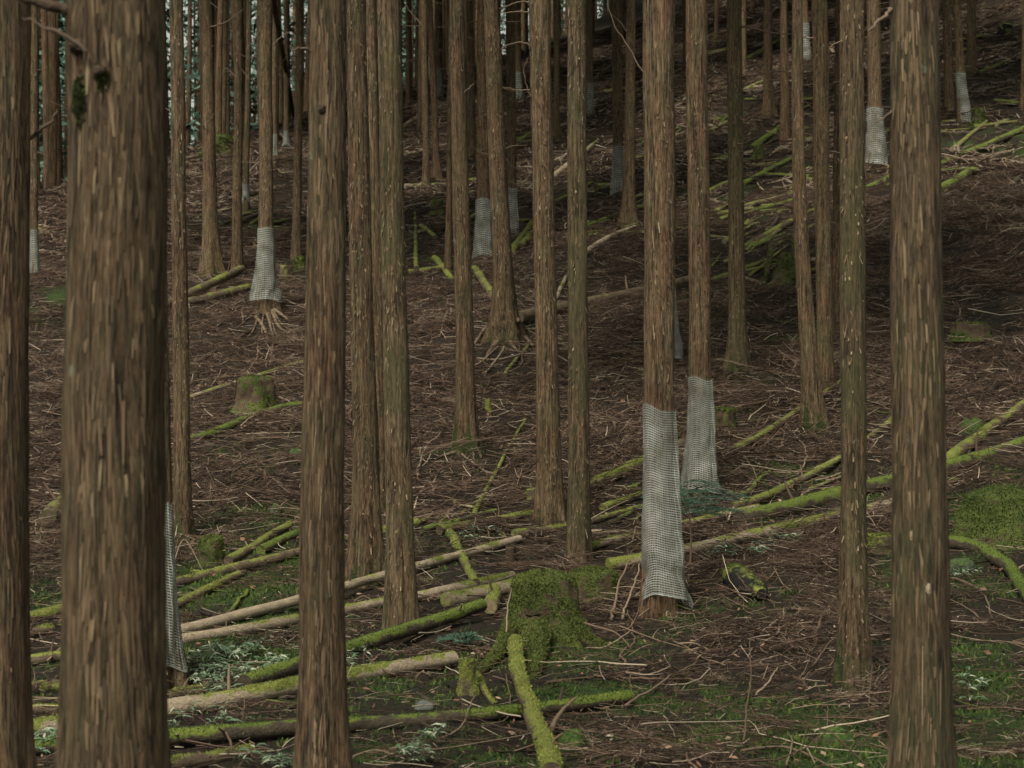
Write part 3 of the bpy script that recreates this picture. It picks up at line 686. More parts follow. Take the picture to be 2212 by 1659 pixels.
# ------------------------------------------------------------------ fallen logs
def moss_from_normal(V, Q, T, level, seed, sc=2.2):
    N = vnormals(V, Q, T)
    n = fbm(V[:, 0] * sc + seed, V[:, 1] * sc, V[:, 2] * sc, 3)
    n2 = fbm(V[:, 0] * sc * 3.3 + seed, V[:, 1] * sc * 3.3, V[:, 2] * sc * 3.3, 2)
    return np.clip(level * (.28 + .72 * np.clip(N[:, 2], -.6, 1)) + (n - .5) * 1.5 + (n2 - .5) * .7, 0, 1.2)
def log(label, pts, w, mat='log', moss=.8, lift=.62, name='fallen_log', sides=14, cut=(False, False), fz=0, wob=.02, fine=None, w2=None, cat='log', group=None, raise_=0.0, rough=.10, rounded=False, stubs=0):
    """log along picture positions on the ground; w = thickness in picture px near its middle"""
    L2 = np.array(pts, float)
    seg = np.r_[0, np.cumsum(np.hypot(*np.diff(L2, axis=0).T))]; k = max(6, int(seg[-1] / 26))
    t = np.linspace(0, seg[-1], k); pl = np.array([at(np.interp(s, seg, L2[:, 0]), np.interp(s, seg, L2[:, 1])) for s in t])
    dmid = pl[k // 2][1]; r0 = w / 2 / FPX * dmid; r1 = (w2 or w * .85) / 2 / FPX * dmid
    # the underside shows at the given line: centre is lifted about half a radius
    seed = float(len(label) * 3 + abs(pts[0][0]) % 37)
    # straighten: logs are stiff, so fit a low order curve to the terrain line
    s = np.linspace(-1, 1, k); co = np.polyfit(s, pl, 1 if len(pts) == 2 else min(len(pts), 3)); n = max(10, int(np.linalg.norm(pl[-1] - pl[0]) / .10)); n = min(n, 70)
    s2 = np.linspace(-1, 1, n); P = np.stack([np.polyval(co[:, j], s2) for j in range(3)], 1)
    gz = ground(P[:, 0], P[:, 1]); tl = np.polyval(np.polyfit(s2, gz - P[:, 2], 1), s2); res = float(np.quantile(gz - P[:, 2] - tl, .8))
    P[:, 2] += tl + max(res, 0) * .8 + r0 * lift + raise_
    KEEP_CLEAR.extend((q[0], q[1] - r0 * .5, r0 + .07) for q in P[::2])
    P[:, 2] += wob * 2 * r0 / .06 * .3 * (fbm(s2 * 4 + seed, 0 * s2, seed, 2) - .5); P[:, 0] += 2.2 * wob * (fbm(s2 * 3, 0 * s2 + seed, 2.0, 2) - .5); P[:, 1] += 4 * wob * (fbm(s2 * 2.3, 0 * s2 + seed, 6.0, 2) - .5)
    rad = np.linspace(r0 * 1.04, r1, n)
    if rounded: rad = rad * np.clip(1.02 - np.abs(s2) ** 5 * .55, .3, 1)
    V, Q, T, D = tube(P, rad, sides, rough, 1.0 / max(r0, .02) * .6, seed, True, 0.004)
    base = P[0].copy(); base[2] -= r0
    root = tag(empty(name, base), label, cat, group)
    V = V - base
    m = moss_from_normal(V, Q, T, moss, seed)
    body = mk('log_body', V, Q, T, M[mat], root, {'moss': m})
    if stubs is not None and w >= 19 and not rounded:        # snapped side branches
        rs_ = np.random.default_rng(int(seed) + 9)
        for k in range(min(5, max(1, n // 12))):
            i_ = rs_.integers(1, n - 2); tg = unit(P[i_ + 1] - P[i_]); dv = rs_.normal(size=3); dv[2] = abs(dv[2]) + .2; dv = unit(dv - tg * np.dot(dv, tg) + tg * rs_.normal(0, .3))
            Ls = r0 * rs_.uniform(1.5, 3.6); p0 = P[i_] - base; v, q, t_, _ = tube(np.array([p0, p0 + dv * Ls * .6, p0 + dv * Ls + rs_.normal(0, .01, 3)]), [r0 * .22, r0 * .16, r0 * .10], 6)
            mk('branch_stub', v, q, t_, M['branch'], body, {'tint': np.full(len(v), rs_.uniform(.1, .8))})
    for e, on_ in enumerate(cut):
        if not on_: continue
        c = P[0] if e == 0 else P[-1]; tg = unit((P[0] - P[1]) if e == 0 else (P[-1] - P[-2])); r = rad[0 if e == 0 else -1] * .97
        v, q, t_, _ = tube(np.array([c - tg * .01, c + tg * .006]) - base, [r, r * .96], sides); mk('cut_end', v, q, t_, M['cut'], root)
    if fz: fuzz('moss', V, Q, np.clip(m, 0, 1), body, M['moss_lime'] if mat in ('log', 'log_pale', 'stump_lime') else M['moss'], int(fz * .8), .010, int(seed))
    return root
# lower left pile
log('long mossy log high in the lower left pile, passing behind the tall near cedar', [(40, 1345), (370, 1268), (902, 1138)], 25, moss=.75, cut=(False, True), fz=2500)
log('long pale peeled log across the lower left pile', [(370, 1379), (660, 1308), (1124, 1187)], 22, 'log_pale', .25, w2=18, cut=(True, True), raise_=.03, fz=400)
log('straight greenish log just below the pale peeled log', [(300, 1412), (655, 1347), (1106, 1248)], 24, 'log_pale', .55, w2=22, fz=1200)
log('thick short log with mossy sawn end beside the large stump', [(968, 1300), (1108, 1270)], 35, 'log_pale', .6, cut=(True, False), fz=800, lift=.8)
log('thickest mossy log with whitish underside at lower left', [(40, 1605), (350, 1552), (985, 1432)], 44, 'log_pale', .80, w2=34, fz=3500, lift=.75)
log('dark green log leaning up onto the large stump', [(524, 1496), (748, 1430), (1045, 1338)], 35, 'log_deep', .95, fz=2500, raise_=.03, lift=.8)
log('long low moss-furred log along the bottom of the photo', [(40, 1640), (360, 1602), (745, 1584), (1362, 1516)], 37, 'log_deep', 1.0, fz=4500, cut=(False, True))
log('short mossy log behind the thickest log', [(335, 1502), (442, 1482)], 25, 'log', .9, fz=500)
log('sawn log end at the bottom left edge of the frame', [(360, 1672), (541, 1622)], 36, 'log', .6, cut=(False, True), fz=900)
log('thin mossy log under the high long log', [(376, 1312), (512, 1254)], 21, 'log', .9, fz=500)
log('left one of two crossed mossy logs above the pile', [(497, 1220), (627, 1150)], 20, 'log', 1.0, fz=500)
log('right one of two crossed mossy logs above the pile', [(565, 1204), (662, 1156)], 22, 'log_deep', 1.0, fz=500)
log('short sawn log in the gap at far left', [(30, 1396), (112, 1380)], 25, 'log', .6, cut=(False, True), fz=200)
log('bright mossy log in the gap at far left', [(40, 1440), (200, 1428)], 26, 'log', 1.1, fz=400)
log('bare brown log in the gap at far left', [(20, 1496), (180, 1490)], 30, 'log_dark', .15)
log('pale green log in the gap at far left above the thickest log', [(20, 1555), (200, 1538)], 28, 'log', .9, fz=300)
# around the big stump
log('bright green log running down toward the camera at the bottom', [(1101, 1412), (1140, 1530), (1200, 1720)], 34, 'log', 1.25, w2=42, fz=4500, lift=1.15, raise_=.04, cut=(True, False), wob=.05)
log('short mossy log crossing under the pale peeled log', [(972, 1176), (1024, 1268)], 21, 'log', 1.0, fz=500, cut=(True, False))
log('upper one of two parallel mossy logs left of the centre cedar foot', [(916, 1160), (1072, 1118)], 13, 'log_deep', .9)
log('lower one of two parallel mossy logs left of the centre cedar foot', [(953, 1171), (1156, 1114)], 20, 'log', .85, fz=500)
log('sawn mossy log right of the centre cedar foot', [(1112, 1176), (1240, 1148)], 23, 'log', .7, cut=(True, False), fz=400)
log('thin pale log left of the front net', [(1262, 1158), (1400, 1150)], 12, 'log_pale', .3)
log('thin mossy log left of the front net, above the pale one', [(1262, 1140), (1400, 1106)], 14, 'log', .8)
log('mossy log with white patch passing behind the front net', [(1279, 1204), (1470, 1150), (1642, 1104)], 16, 'log_pale', .6, fz=500)
log('slender bright log climbing right behind the olive cedar', [(1586, 1114), (1700, 1062), (1815, 996), (1942, 896)], 19, 'log', .9, w2=11, fz=700)
log('long dark moss-furred log behind the olive and thick right trunks', [(1600, 1138), (1800, 1085), (2060, 1020), (2240, 962)], 36, 'log_deep', .9, fz=2200, w2=32, lift=.3)
log('bright straight log slanting up to the right edge', [(2040, 1012), (2240, 855)], 27, 'log', .85, w2=20, fz=900)
log('long pale mossy log passing the front net toward the thick right trunk', [(1312, 1238), (1472, 1212), (1700, 1160), (1945, 1106)], 26, 'log_pale', .70, fz=1800)
log('thin green log slanting up right of the second net', [(1563, 1003), (1690, 925), (1815, 838)], 14, 'log', .9, fz=300)
log('mossy log behind the second net', [(1262, 1068), (1476, 980)], 28, 'log', .75, w2=22, fz=900)
log('short mossy log left of the front net, below the thick one', [(1300, 1118), (1400, 1080)], 17, 'log', 1.0, fz=300)
log('curved mossy log at the right edge below the green mound', [(2040, 1196), (2110, 1208), (2165, 1228), (2225, 1310)], 32, 'log_deep', 1.1, fz=1500)
# mid slope
log('thin yellow-green pole lying up the middle of the slope', [(1022, 1118), (1075, 1018), (1134, 915)], 10, 'log', .95, w2=6)
log('thin crooked stick right of the spreading roots', [(1088, 820), (1122, 772), (1158, 730)], 9, 'log', .45, w2=6)
log('long dark rotting log in the middle of the slope', [(1120, 703), (1250, 672), (1390, 642), (1520, 606)], 24, 'log', .10, w2=18, lift=1.15)
log('thin mossy log right of the second netted cedar', [(1525, 606), (1662, 566)], 13, 'log', .9)
log('mossy leaning log left of the spreading roots', [(1026, 585), (1050, 622), (1074, 668)], 19, 'log', .8, fz=200, lift=1.0)
log('short pale stick between the two centre right cedars', [(1197, 664), (1226, 606)], 9, 'log_pale', .2)
log('upper one of two leaning logs beside the netted cedar with roots', [(345, 688), (527, 586)], 21, 'log', .65, cut=(False, True), lift=1.0)
log('lower one of two leaning logs beside the netted cedar with roots', [(400, 675), (541, 628)], 22, 'log', .6, cut=(False, True))
log('brown fallen limb below the bare spreading roots', [(400, 795), (480, 750), (546, 712)], 11, 'log_dark', .1, w2=7)
log('thin straight pole above the mossy dome stump', [(380, 868), (520, 824), (657, 786)], 11, 'log_pale', .55, w2=7)
log('mossy bent log below the dome stump', [(380, 972), (480, 945), (560, 905), (662, 888)], 20, 'log_deep', .95, fz=600, w2=15)
log('thin brown log in the gap left of the widest trunk', [(40, 952), (160, 944)], 12, 'log_dark', .3)
log('small mossy log high in the gap left of the widest trunk', [(70, 502), (150, 516)], 15, 'log', .6)
log('hollow mossy log with dark open end left of the widest trunk', [(168, 1078), (106, 1150)], 42, 'stump_lime', .6, lift=.9)
# upper centre
log('bright green upright stick left of the leaning centre cedar', [(898, 582), (896, 470)], 10, 'log', 1.3, w2=6, lift=1.2)
log('mossy log end behind the leaning centre cedar', [(884, 584), (980, 580)], 15, 'log', 1.1)
log('yellow mossy stub left of the leaning centre cedar', [(940, 566), (980, 598)], 15, 'log', 1.1)
log('tiny mossy stub upslope of the bright green stick', [(910, 502), (940, 522)], 11, 'log', 1.1)
log('bright mossy log right of the spreading-root cedar', [(1098, 548), (1152, 480)], 17, 'log', 1.2)
log('small twin of the bright mossy log right of the spreading-root cedar', [(1124, 530), (1152, 504)], 16, 'log', 1.1)
log('brown pole slanting behind the olive cedar', [(1192, 390), (1304, 304)], 13, 'log_pale', .35, w2=9)
log('mossy stub touching the grey netted cedar', [(1284, 420), (1330, 404)], 18, 'log', 1.1)
log('long green log up the slope behind the netted pair', [(1262, 502), (1400, 450)], 14, 'log_deep', 1.0)
log('short mossy log beside the root fan cedar', [(1366, 352), (1400, 352)], 14, 'log', .9)
log('green log near the top right of the root cedar', [(1612, 134), (1690, 92)], 13, 'log_deep', 1.0)
log('mossy log behind the cedar with finger-like roots', [(1520, 296), (1575, 266)], 12, 'log', .9)
log('mossy log below the upper claw-rooted cedar', [(1624, 322), (1700, 276)], 15, 'log_deep', 1.1)
log('green log in the right stack, uppermost', [(1600, 402), (1720, 350)], 14, 'log_deep', 1.0)
log('green log in the right stack, middle', [(1600, 458), (1726, 432)], 13, 'log', .8)
log('green log in the right stack, dark and thin', [(1600, 474), (1726, 444)], 10, 'log_deep', 1.0)
log('yellowish log slanting below the right stack', [(1600, 548), (1728, 478)], 16, 'log', .75)
log('mossy log right of the second netted cedar, upper slope', [(1524, 422), (1580, 402)], 12, 'log', .9)
log('green log behind the net with chewed foot', [(1868, 420), (1935, 390)], 14, 'log_deep', 1.0)
log('long mossy log slanting up to the right edge, upper slope', [(2030, 366), (2230, 278)], 17, 'log_deep', 1.0)
log('thick mossy stub right of the thick right trunk, upper slope', [(2030, 412), (2104, 378)], 23, 'log_deep', .9)
log('small mossy log near the top right edge', [(2150, 222), (2225, 220)], 14, 'log_deep', 1.0)
log('thin bare log high on the centre slope', [(848, 196), (905, 168)], 9, 'log_pale', .3)
log('bare pole behind the grey straight cedar', [(862, 280), (920, 250)], 9, 'log_pale', .35)
log('bare fallen pole left of the crooked slim cedars', [(860, 350), (930, 330)], 9, 'log_dark', .3)
log('brown pole left of the leaning centre cedar, upper slope', [(880, 382), (914, 352)], 10, 'log_dark', .2)
log('dark log between the root cedar and its right neighbour', [(1102, 318), (1150, 312)], 11, 'log_dark', .5)
log('pale root-like log at right of the olive cedar behind the stump', [(1262, 560), (1310, 526), (1370, 500)], 15, 'log_pale', .2, w2=8, lift=1.0)
log('mossy log between thin cedar and netted cedar on the left slope', [(470, 288), (560, 270)], 10, 'log_deep', .9)
log('small mossy log right of the netted cedar with roots', [(588, 502), (660, 512)], 12, 'log', .6)

# tangle of thin fallen poles on the upper slope
rp = random.Random(5)
for (x0, x1, y0, y1, n, where) in [(1250, 1400, 420, 540, 10, 'behind the front netted cedar'), (1525, 1760, 300, 600, 44, 'on the right slope'), (1500, 1830, 110, 300, 22, 'high on the right slope'), (1870, 2200, 230, 450, 22, 'beyond the thick right trunk'),
                                   (400, 660, 290, 540, 12, 'on the upper left slope'), (850, 1240, 290, 540, 18, 'on the upper middle slope'), (1100, 1400, 200, 400, 10, 'high on the middle slope'), (2040, 2205, 60, 240, 8, 'in the top right corner'), (1560, 1830, 1000, 1100, 6, 'right of the nets'),
                                   (880, 1160, 1080, 1160, 5, 'above the pale peeled log'), (1260, 1400, 1050, 1200, 5, 'left of the front net'), (380, 660, 1190, 1300, 7, 'in the lower left pile'), (380, 900, 1330, 1540, 9, 'between the long logs at lower left'), (60, 130, 1300, 1640, 5, 'in the gap at far left')]:
    for i in range(n):
        x = rp.uniform(x0, x1); y = rp.uniform(y0, y1); L = rp.uniform(30, 105); a = rp.gauss(-.36, .22); w = rp.uniform(5, 13)
        log('thin fallen pole in the mossy tangle ' + where, [(x, y), (x + L * math.cos(a), y + L * math.sin(a))], w, rp.choice(['log', 'log_deep', 'log_dark', 'log_pale', 'log_deep']), rp.choice([.3, .7, 1.0, 1.2]), sides=8, name='fallen_pole', w2=w * .6, wob=.03, group='poles ' + where, cat='pole', lift=.9)

# ------------------------------------------------------------------ stumps
def stump(label, px, py, wtop, wbase, h, mat='stump', moss=.9, lobes=5, lean=(0, 0), top='round', fz=0, seed=1, name='tree_stump', fuzzmat='moss_mid', roots=(), squash=1.0, cat='stump', fzsize=.012, hollow=False, detail=1.0, kprof=3.2):
    B = on(px, py); d = B[1]; B[1] += wbase / 2 / FPX * d * squash * .8; B[0] = (px - CX) / FPX * B[1]; B[2] = float(ground(B[0], B[1])) - .03
    d = B[1]
    H = h / FPX * d; rt = wtop / 2 / FPX * d; rb = wbase / 2 / FPX * d
    ns = int(44 * detail); nz = int(30 * detail); th = np.linspace(0, 2 * math.pi, ns, endpoint=False)
    t = np.linspace(-.12, 1, nz)
    lob = .5 + .5 * np.cos(lobes * th + seed) + .3 * np.cos((lobes + 2) * th + seed * 2.3)
    rr = rt + (rb - rt) * (np.exp(-np.clip(t, -.2, 1) * kprof))[:, None] * (.55 + .45 * lob[None])
    zz = np.repeat(t[:, None] * H, ns, 1)
    cap_t = np.linspace(1, 0, 7)[1:] if top != 'open' else np.array([.82, .74])
    capr = []; capz = []
    for c in cap_t:
        capr.append(rr[-1] * c)
        capz.append(np.full(ns, H + (rt * .28 * (1 - c ** 2) if top == 'round' else (-H * .55 * (1 - c) * 4 if top == 'open' else .004 * (1 - c)))))
    rr = np.vstack([rr] + [c[None] for c in capr]); zz = np.vstack([zz] + [c[None] for c in capz])
    n = fbm(np.cos(th)[None] * 1.9 + seed * 3.1, np.sin(th)[None] * 1.9, zz / max(rt, .05) * .9, 4) - .5
    rr = rr * (1 + .55 * n)
    if top == 'jag': zz[nz - 6:nz] += (fbm(np.cos(th) * 3 + seed, np.sin(th) * 3, seed, 2) - .4)[None] * H * .5 * np.linspace(0, 1, 6)[:, None]
    else: zz = zz + (zz > H * .5) * n * H * .28
    k = np.clip(zz / H, 0, 1.3)
    V = np.stack([rr * np.cos(th)[None] + lean[0] * k * H, rr * np.sin(th)[None] * squash + lean[1] * k * H, zz], -1).reshape(-1, 3)
    Q = grid_quads(rr.shape[0], ns)
    root = tag(empty(name, B), label, cat)
    KEEP_CLEAR.append((B[0], B[1] - rb * .3, rb * 1.05 + .05))
    m = moss_from_normal(V, Q, None, .6, seed * 3.0, 5.0) * .8 + moss * .40
    if mat == 'char': m = np.clip(m * 1.3 - .22 + .25 * (V[:, 2] / H > .6), 0, 1.2)
    body = mk('stump_body', V, Q, None, M[mat], root, {'moss': m})
    if fz: fuzz('moss', V, Q, np.clip(m, 0, 1), body, M[fuzzmat], fz, fzsize, int(seed * 7))
    for pts, w, w2 in roots:
        P3 = []
        for i, (a, b, up) in enumerate(pts):
            g = on(a, b); g[2] += up; P3.append(g - B)
        pl = smooth_line(P3, 16); KEEP_CLEAR.extend((q[0] + B[0], q[1] + B[1], .10) for q in pl[::2])
        v, q, t_, _ = tube(pl, np.linspace(w, w2, 16) / 2 / FPX * d, 10, .2, 12, seed)
        mm = moss_from_normal(v, q, t_, moss, seed)
        mk('root', v, q, t_, M[mat], root, {'moss': mm})
        if fz: fuzz('moss', v, q, np.clip(mm, 0, 1), root, M[fuzzmat], fz // 6, fzsize, int(seed * 5))
    return root
stump('large moss-covered stump in the lower middle', 1190, 1392, 105, 250, 140, moss=1.1, lobes=3, fz=16000, seed=2.2, fzsize=.013, detail=1.5, squash=.8, kprof=2.0, lean=(-.12, 0),
      roots=[(((1110, 1370, .10), (1085, 1410, .05), (1050, 1440, .03), (1020, 1452, .0)), 42, 18), (((1165, 1390, .10), (1158, 1440, .02), (1135, 1475, -.02)), 50, 20), (((1235, 1375, .08), (1270, 1390, .03), (1310, 1400, -.02)), 46, 20)])
stump('broad low mossy stump joined behind the large stump', 1285, 1298, 92, 130, 56, moss=1.0, lobes=3, fz=5000, seed=4.1, squash=.8, fzsize=.013, kprof=2.4)
stump('small mossy split stump between the mossy logs at the bottom', 1011, 1512, 34, 66, 80, 'stump_lime', .95, 4, top='jag', fz=2500, seed=3.3, fuzzmat='moss_lime', fzsize=.009, roots=[(((1030, 1490, .06), (1050, 1510, .02), (1068, 1520, 0)), 22, 10)])
stump('dark green mossy stump right of the slim cedar', 456, 1222, 52, 74, 60, moss=1.2, lobes=3, fz=2500, seed=5.2)
stump('mossy dome-shaped rotten stump on the left slope', 552, 904, 62, 122, 76, 'stump', .45, 5, fz=1500, seed=6.4, lean=(0, -.1), fzsize=.018, kprof=1.5)
stump('whitish mossy stump beside the second net', 1566, 930, 42, 62, 54, 'stump', .85, 5, fz=1200, seed=7.7, top='flat', fzsize=.02)
stump('pointed dark stump on the middle slope', 1054, 890, 12, 30, 48, 'log_dark', .35, 3, seed=8.1, top='jag', detail=.7)
stump('small brown stump behind the end of the pale peeled log', 1104, 1216, 20, 34, 36, 'log_dark', .4, 3, seed=9.3, top='jag', detail=.7)
stump('low sawn stump at the foot of the centre right cedar', 1150, 1092, 24, 40, 34, 'stump_lime', .5, 4, seed=10.1, top='flat', detail=.7)
stump('tiny sawn stump right of the netted cedar with roots', 614, 598, 17, 22, 30, 'stump_lime', .7, 3, seed=11.1, top='flat', detail=.6)
stump('mossy ball-shaped stump at the foot of the thin leaning cedar', 648, 586, 24, 34, 28, 'stump', 1.2, 3, fz=600, seed=12.5, fzsize=.03, detail=.7)
stump('big dark uprooted stump with mossy back on the right slope', 1694, 618, 50, 84, 64, 'stump', .55, 5, fz=900, seed=13.2, lean=(.25, .1), fzsize=.03, top='jag',
      roots=[(((1668, 570, .35), (1655, 600, .1), (1645, 620, 0)), 16, 8), (((1715, 570, .4), (1722, 600, .15), (1728, 625, 0)), 16, 8)])
stump('low rotten stump with pale roots right of the thick right trunk', 2095, 742, 70, 104, 34, 'stump', .5, 6, fz=600, seed=14.8, top='jag', fzsize=.03)
stump('mossy stump half hidden left of the thick right trunk', 1906, 1212, 60, 72, 44, 'stump_lime', .9, 4, fz=1800, seed=15.5, top='flat')
stump('large deep green mossy mound at the right edge', 2165, 1184, 130, 270, 96, moss=1.2, lobes=2, fz=9000, seed=16.3, squash=.8, name='mossy_mound', cat='mound', detail=1.2, fzsize=.016, kprof=1.5, fuzzmat='moss')
stump('small green root stump near the top right corner', 2112, 278, 24, 44, 36, 'stump', 1.1, 5, fz=800, seed=17.1, fzsize=.04, detail=.7)
stump('dark mossy stump under the right stack of logs', 1640, 345, 24, 40, 26, 'stump', 1.0, 4, fz=300, seed=18.0, fzsize=.04, detail=.6)
stump('rounded dark stump at the top right', 2172, 92, 30, 42, 34, 'char', .2, 3, seed=19.0, detail=.6)
stump('mossy stump with roots behind the grey netted cedar', 1262, 358, 14, 34, 24, 'stump', .9, 5, seed=20.0, detail=.6)
stump('dark mossy heap right of the slim cedar, upper left slope', 470, 345, 60, 100, 40, 'stump', 1.2, 4, fz=1500, seed=21.0, fzsize=.05, name='mossy_heap', cat='mound')
stump('green rotted stump on the upper slope below the crooked cedars', 945, 470, 22, 44, 30, 'stump', .9, 5, seed=22.3, detail=.6)
stump('mossy stump high on the right between two thin cedars', 1500, 560, 26, 44, 30, 'stump', .7, 5, seed=23.9, detail=.6)
# the charred log with bright moss
log('charred black log chunk with bright moss on top, lower right', [(1580, 1262), (1604, 1292), (1648, 1318)], 66, 'char', .74, w2=46, sides=26, lift=.5, fz=1800, name='charred_log', rough=.42, rounded=True)
log('mossy cut log end facing the camera beside the large stump', [(1062, 1330), (1072, 1290)], 32, 'log', .9, cut=(True, False), lift=1.6, fz=300)

# ------------------------------------------------------------------ rocks
def rock(label, px, py, w, h, moss, seed):
    B = on(px, py); d = B[1]; r = w / 2 / FPX * d; H = h / FPX * d
    ns, nz = 22, 12; th = np.linspace(0, 2 * math.pi, ns, endpoint=False)[None]; ph = np.linspace(-.35, math.pi / 2, nz)[:, None]
    n = fbm(np.cos(th) * np.cos(ph) * 1.6 + seed, np.sin(th) * np.cos(ph) * 1.6, np.sin(ph) * 1.6, 3) - .5
    k = 1 + .55 * n
    V = np.stack([r * np.cos(ph) * np.cos(th) * k, r * .8 * np.cos(ph) * np.sin(th) * k, H * np.sin(ph) * k + 0 * th], -1).reshape(-1, 3)
    root = mk('rock', V, grid_quads(nz, ns), None, M['rock'], None, {'moss': np.full(len(V), moss) + (V[:, 2] / H) * .2 * moss})
    root.location = tuple(float(v) for v in (B + [0, r * .5, 0])); tag(root, label, 'rock'); return root
rock('pale flat stone behind the long low moss-furred log', 916, 1546, 44, 16, 0.0, 1.0)
rock('round mossy stone right of the bright green log', 1236, 1622, 60, 40, 1.2, 2.0)
rock('dark mossy stone in the lower right moss', 1808, 1596, 84, 34, .7, 3.0)
rock('dark rock on the right slope above the slanting log', 2104, 944, 54, 34, 1.0, 4.0)
rock('small greenish rock below the dome stump', 595, 1112, 26, 20, .5, 5.0)
rock('mossy rock right of the bent mossy log', 728 - 90, 996 - 5, 34, 22, .6, 6.0)
rock('tiny white pebble behind the small brown stump', 1216, 1204, 12, 9, 0, 7.0)
rock('low grey rock below the green mound', 2080, 1176 + 60, 60, 20, .5, 8.0)
rock('white pebble on the litter below the front net', 1512, 1400, 13, 9, 0, 9.0)
rock('round tan stone left of the thick right trunk', 1970 - 2, 1536, 22, 14, 0, 10.0) if False else None

# ------------------------------------------------------------------ fallen branches one can pick out
def fbranch(label, pts, w, tint=.5, lift=.03, seed=0, group=None):
    P = []
    for q in pts:
        g = on(q[0], q[1]); g[2] += lift + (q[2] if len(q) > 2 else 0); P.append(g)
    n = 18; pl = smooth_line(P, n); d = pl[n // 2][1]
    base = pl[0].copy()
    rng = np.random.default_rng(int(w * 31 + pts[0][0])); w = w * .8; pl = pl + np.cumsum(rng.normal(0, .006 * np.linalg.norm(pl[-1] - pl[0]), pl.shape), 0) * [1, 1, .5]
    g = ground(pl[:, 0], pl[:, 1]); pl[:, 2] = np.maximum(pl[:, 2], g + .008)
    v, q, t, _ = tube(pl - base, np.linspace(w, w * .45, n) / 2 / FPX * d, 7, .15, 25, seed)
    o = mk('fallen_branch', v, q, t, M['branch'], None, {'tint': np.clip(np.full(len(v), tint) + np.repeat(rng.normal(0, .08, n), 7).tolist().__len__() * 0, 0, 1)})
    o.location = tuple(float(x) for x in base); tag(o, label, 'branch', group); return o
fbranch('pale thin stick standing against the large mossy stump', [(1093, 1398, .0), (1094, 1398, .2), (1098, 1398, .42)], 7, 1.0, 0)
fbranch('pinkish stub leaning near the bright green log', [(1190, 1592, .02), (1220, 1570, .08), (1244, 1552, .13)], 15, .55)
fbranch('long bent branch right of the bright green log', [(1180, 1578), (1300, 1590), (1345, 1580), (1375, 1545)], 10, .45)
fbranch('straight branch lying on the litter below the front net', [(1280, 1480), (1400, 1478), (1520, 1470)], 8, .5)
fbranch('branch slanting up at the end of the straight branch', [(1345, 1525), (1430, 1488), (1515, 1440)], 8, .55)
fbranch('curved branch sweeping through the moss at lower right', [(1600, 1634), (1700, 1620), (1790, 1650), (1870, 1680)], 8, .45)
fbranch('wide curved branch bottom right of the middle', [(1530, 1690), (1492, 1660), (1500, 1632), (1590, 1612)], 9, .5)
fbranch('bare stick with pale end below the charred log', [(1480, 1425), (1560, 1400), (1650, 1354)], 8, .7)
fbranch('arching branch beside the olive cedar foot', [(1758, 1378), (1775, 1335), (1812, 1290)], 8, .5)
fbranch('straight dark branch left of the olive cedar foot', [(1710, 1332), (1810, 1350)], 7, .35)
fbranch('long thin brown branch climbing from the second net', [(1562, 1000), (1680, 925), (1816, 880)], 8, .5)
fbranch('second long thin branch below the climbing one', [(1580, 1010), (1700, 930), (1830, 872)], 6, .4)
fbranch('forked grey branch at the right edge', [(2060, 1265), (2110, 1285), (2150, 1345)], 8, .45)
fbranch('arched branch above the green mossy mound', [(2055, 1168), (2110, 1180), (2150, 1198)], 9, .5)
fbranch('curved branch on the bare slope left of the front net', [(1270, 930), (1390, 880), (1386, 800), (1450, 770)], 5, .6)
fbranch('branch below the netted cedar pair in the middle', [(1300, 992), (1400, 960)], 6, .5)
fbranch('short forked branch left of the large stump base', [(1005, 1385), (1020, 1402), (1060, 1395)], 8, .6)
fbranch('bare white stick on the left slope', [(462, 1055), (490, 1090), (516, 1108)], 6, 1.0)
fbranch('brown branch below the bent mossy log', [(560, 1025), (600, 1045), (612, 1060)], 6, .5)
fbranch('curved branch left of the lower left pile', [(112, 1005), (140, 985), (160, 970)], 5, .5)
fbranch('arched twig over the long high log', [(372, 1250, .05), (400, 1230, .25), (440, 1240, .0)], 4, .7)
fbranch('thin upright sapling stick at lower right', [(1602, 1610, 0), (1604, 1605, .25), (1606, 1600, .55)], 6, .3)
fbranch('brown stick leaning on the large stump, right side', [(1322, 1340, .02), (1345, 1300, .12), (1368, 1280, .24)], 9, .6)
fbranch('second leaning stick left of the front net hem', [(1345, 1345, .02), (1365, 1310, .1), (1385, 1290, .18)], 8, .8)
fbranch('long bare branch right of the large stump', [(1250, 1380, .1), (1330, 1395, .05), (1372, 1420)], 7, .5)
fbranch('branch curving toward the front net foot', [(1350, 1455), (1385, 1390), (1380, 1330)], 7, .45)
fbranch('thin pale branch lying over the right slope', [(1870, 800), (1940, 750)], 6, .5)
fbranch('crooked branch on the dark right slope', [(1872, 690), (1900, 660), (1895, 600)], 6, .55)

for (x0, x1, y0, y1, n, where) in [(880, 1400, 760, 1090, 26, 'on the middle slope'), (1540, 1830, 840, 1080, 22, 'right of the second net'), (410, 660, 680, 1120, 16, 'on the left slope'), (1250, 1900, 1380, 1650, 18, 'on the lower right ground'),
                                   (1870, 2200, 500, 1000, 18, 'on the right edge slope'), (1540, 1830, 580, 840, 14, 'right of the netted pair'), (760, 1080, 1150, 1640, 10, 'around the logs in the middle'), (60, 140, 620, 1100, 6, 'in the left gap')]:
    for i in range(n):
        x = rp.uniform(x0, x1); y = rp.uniform(y0, y1); L = rp.uniform(30, 110); a = rp.gauss(-.3, .6); b = rp.gauss(0, .3)
        fbranch('bare fallen branch lying ' + where, [(x, y), (x + L * .5 * math.cos(a), y + L * .5 * math.sin(a), rp.uniform(0, .05)), (x + L * math.cos(a + b), y + L * math.sin(a + b), rp.uniform(0, .08))], rp.uniform(3.5, 7), rp.uniform(.3, .95), group='fallen branches ' + where)

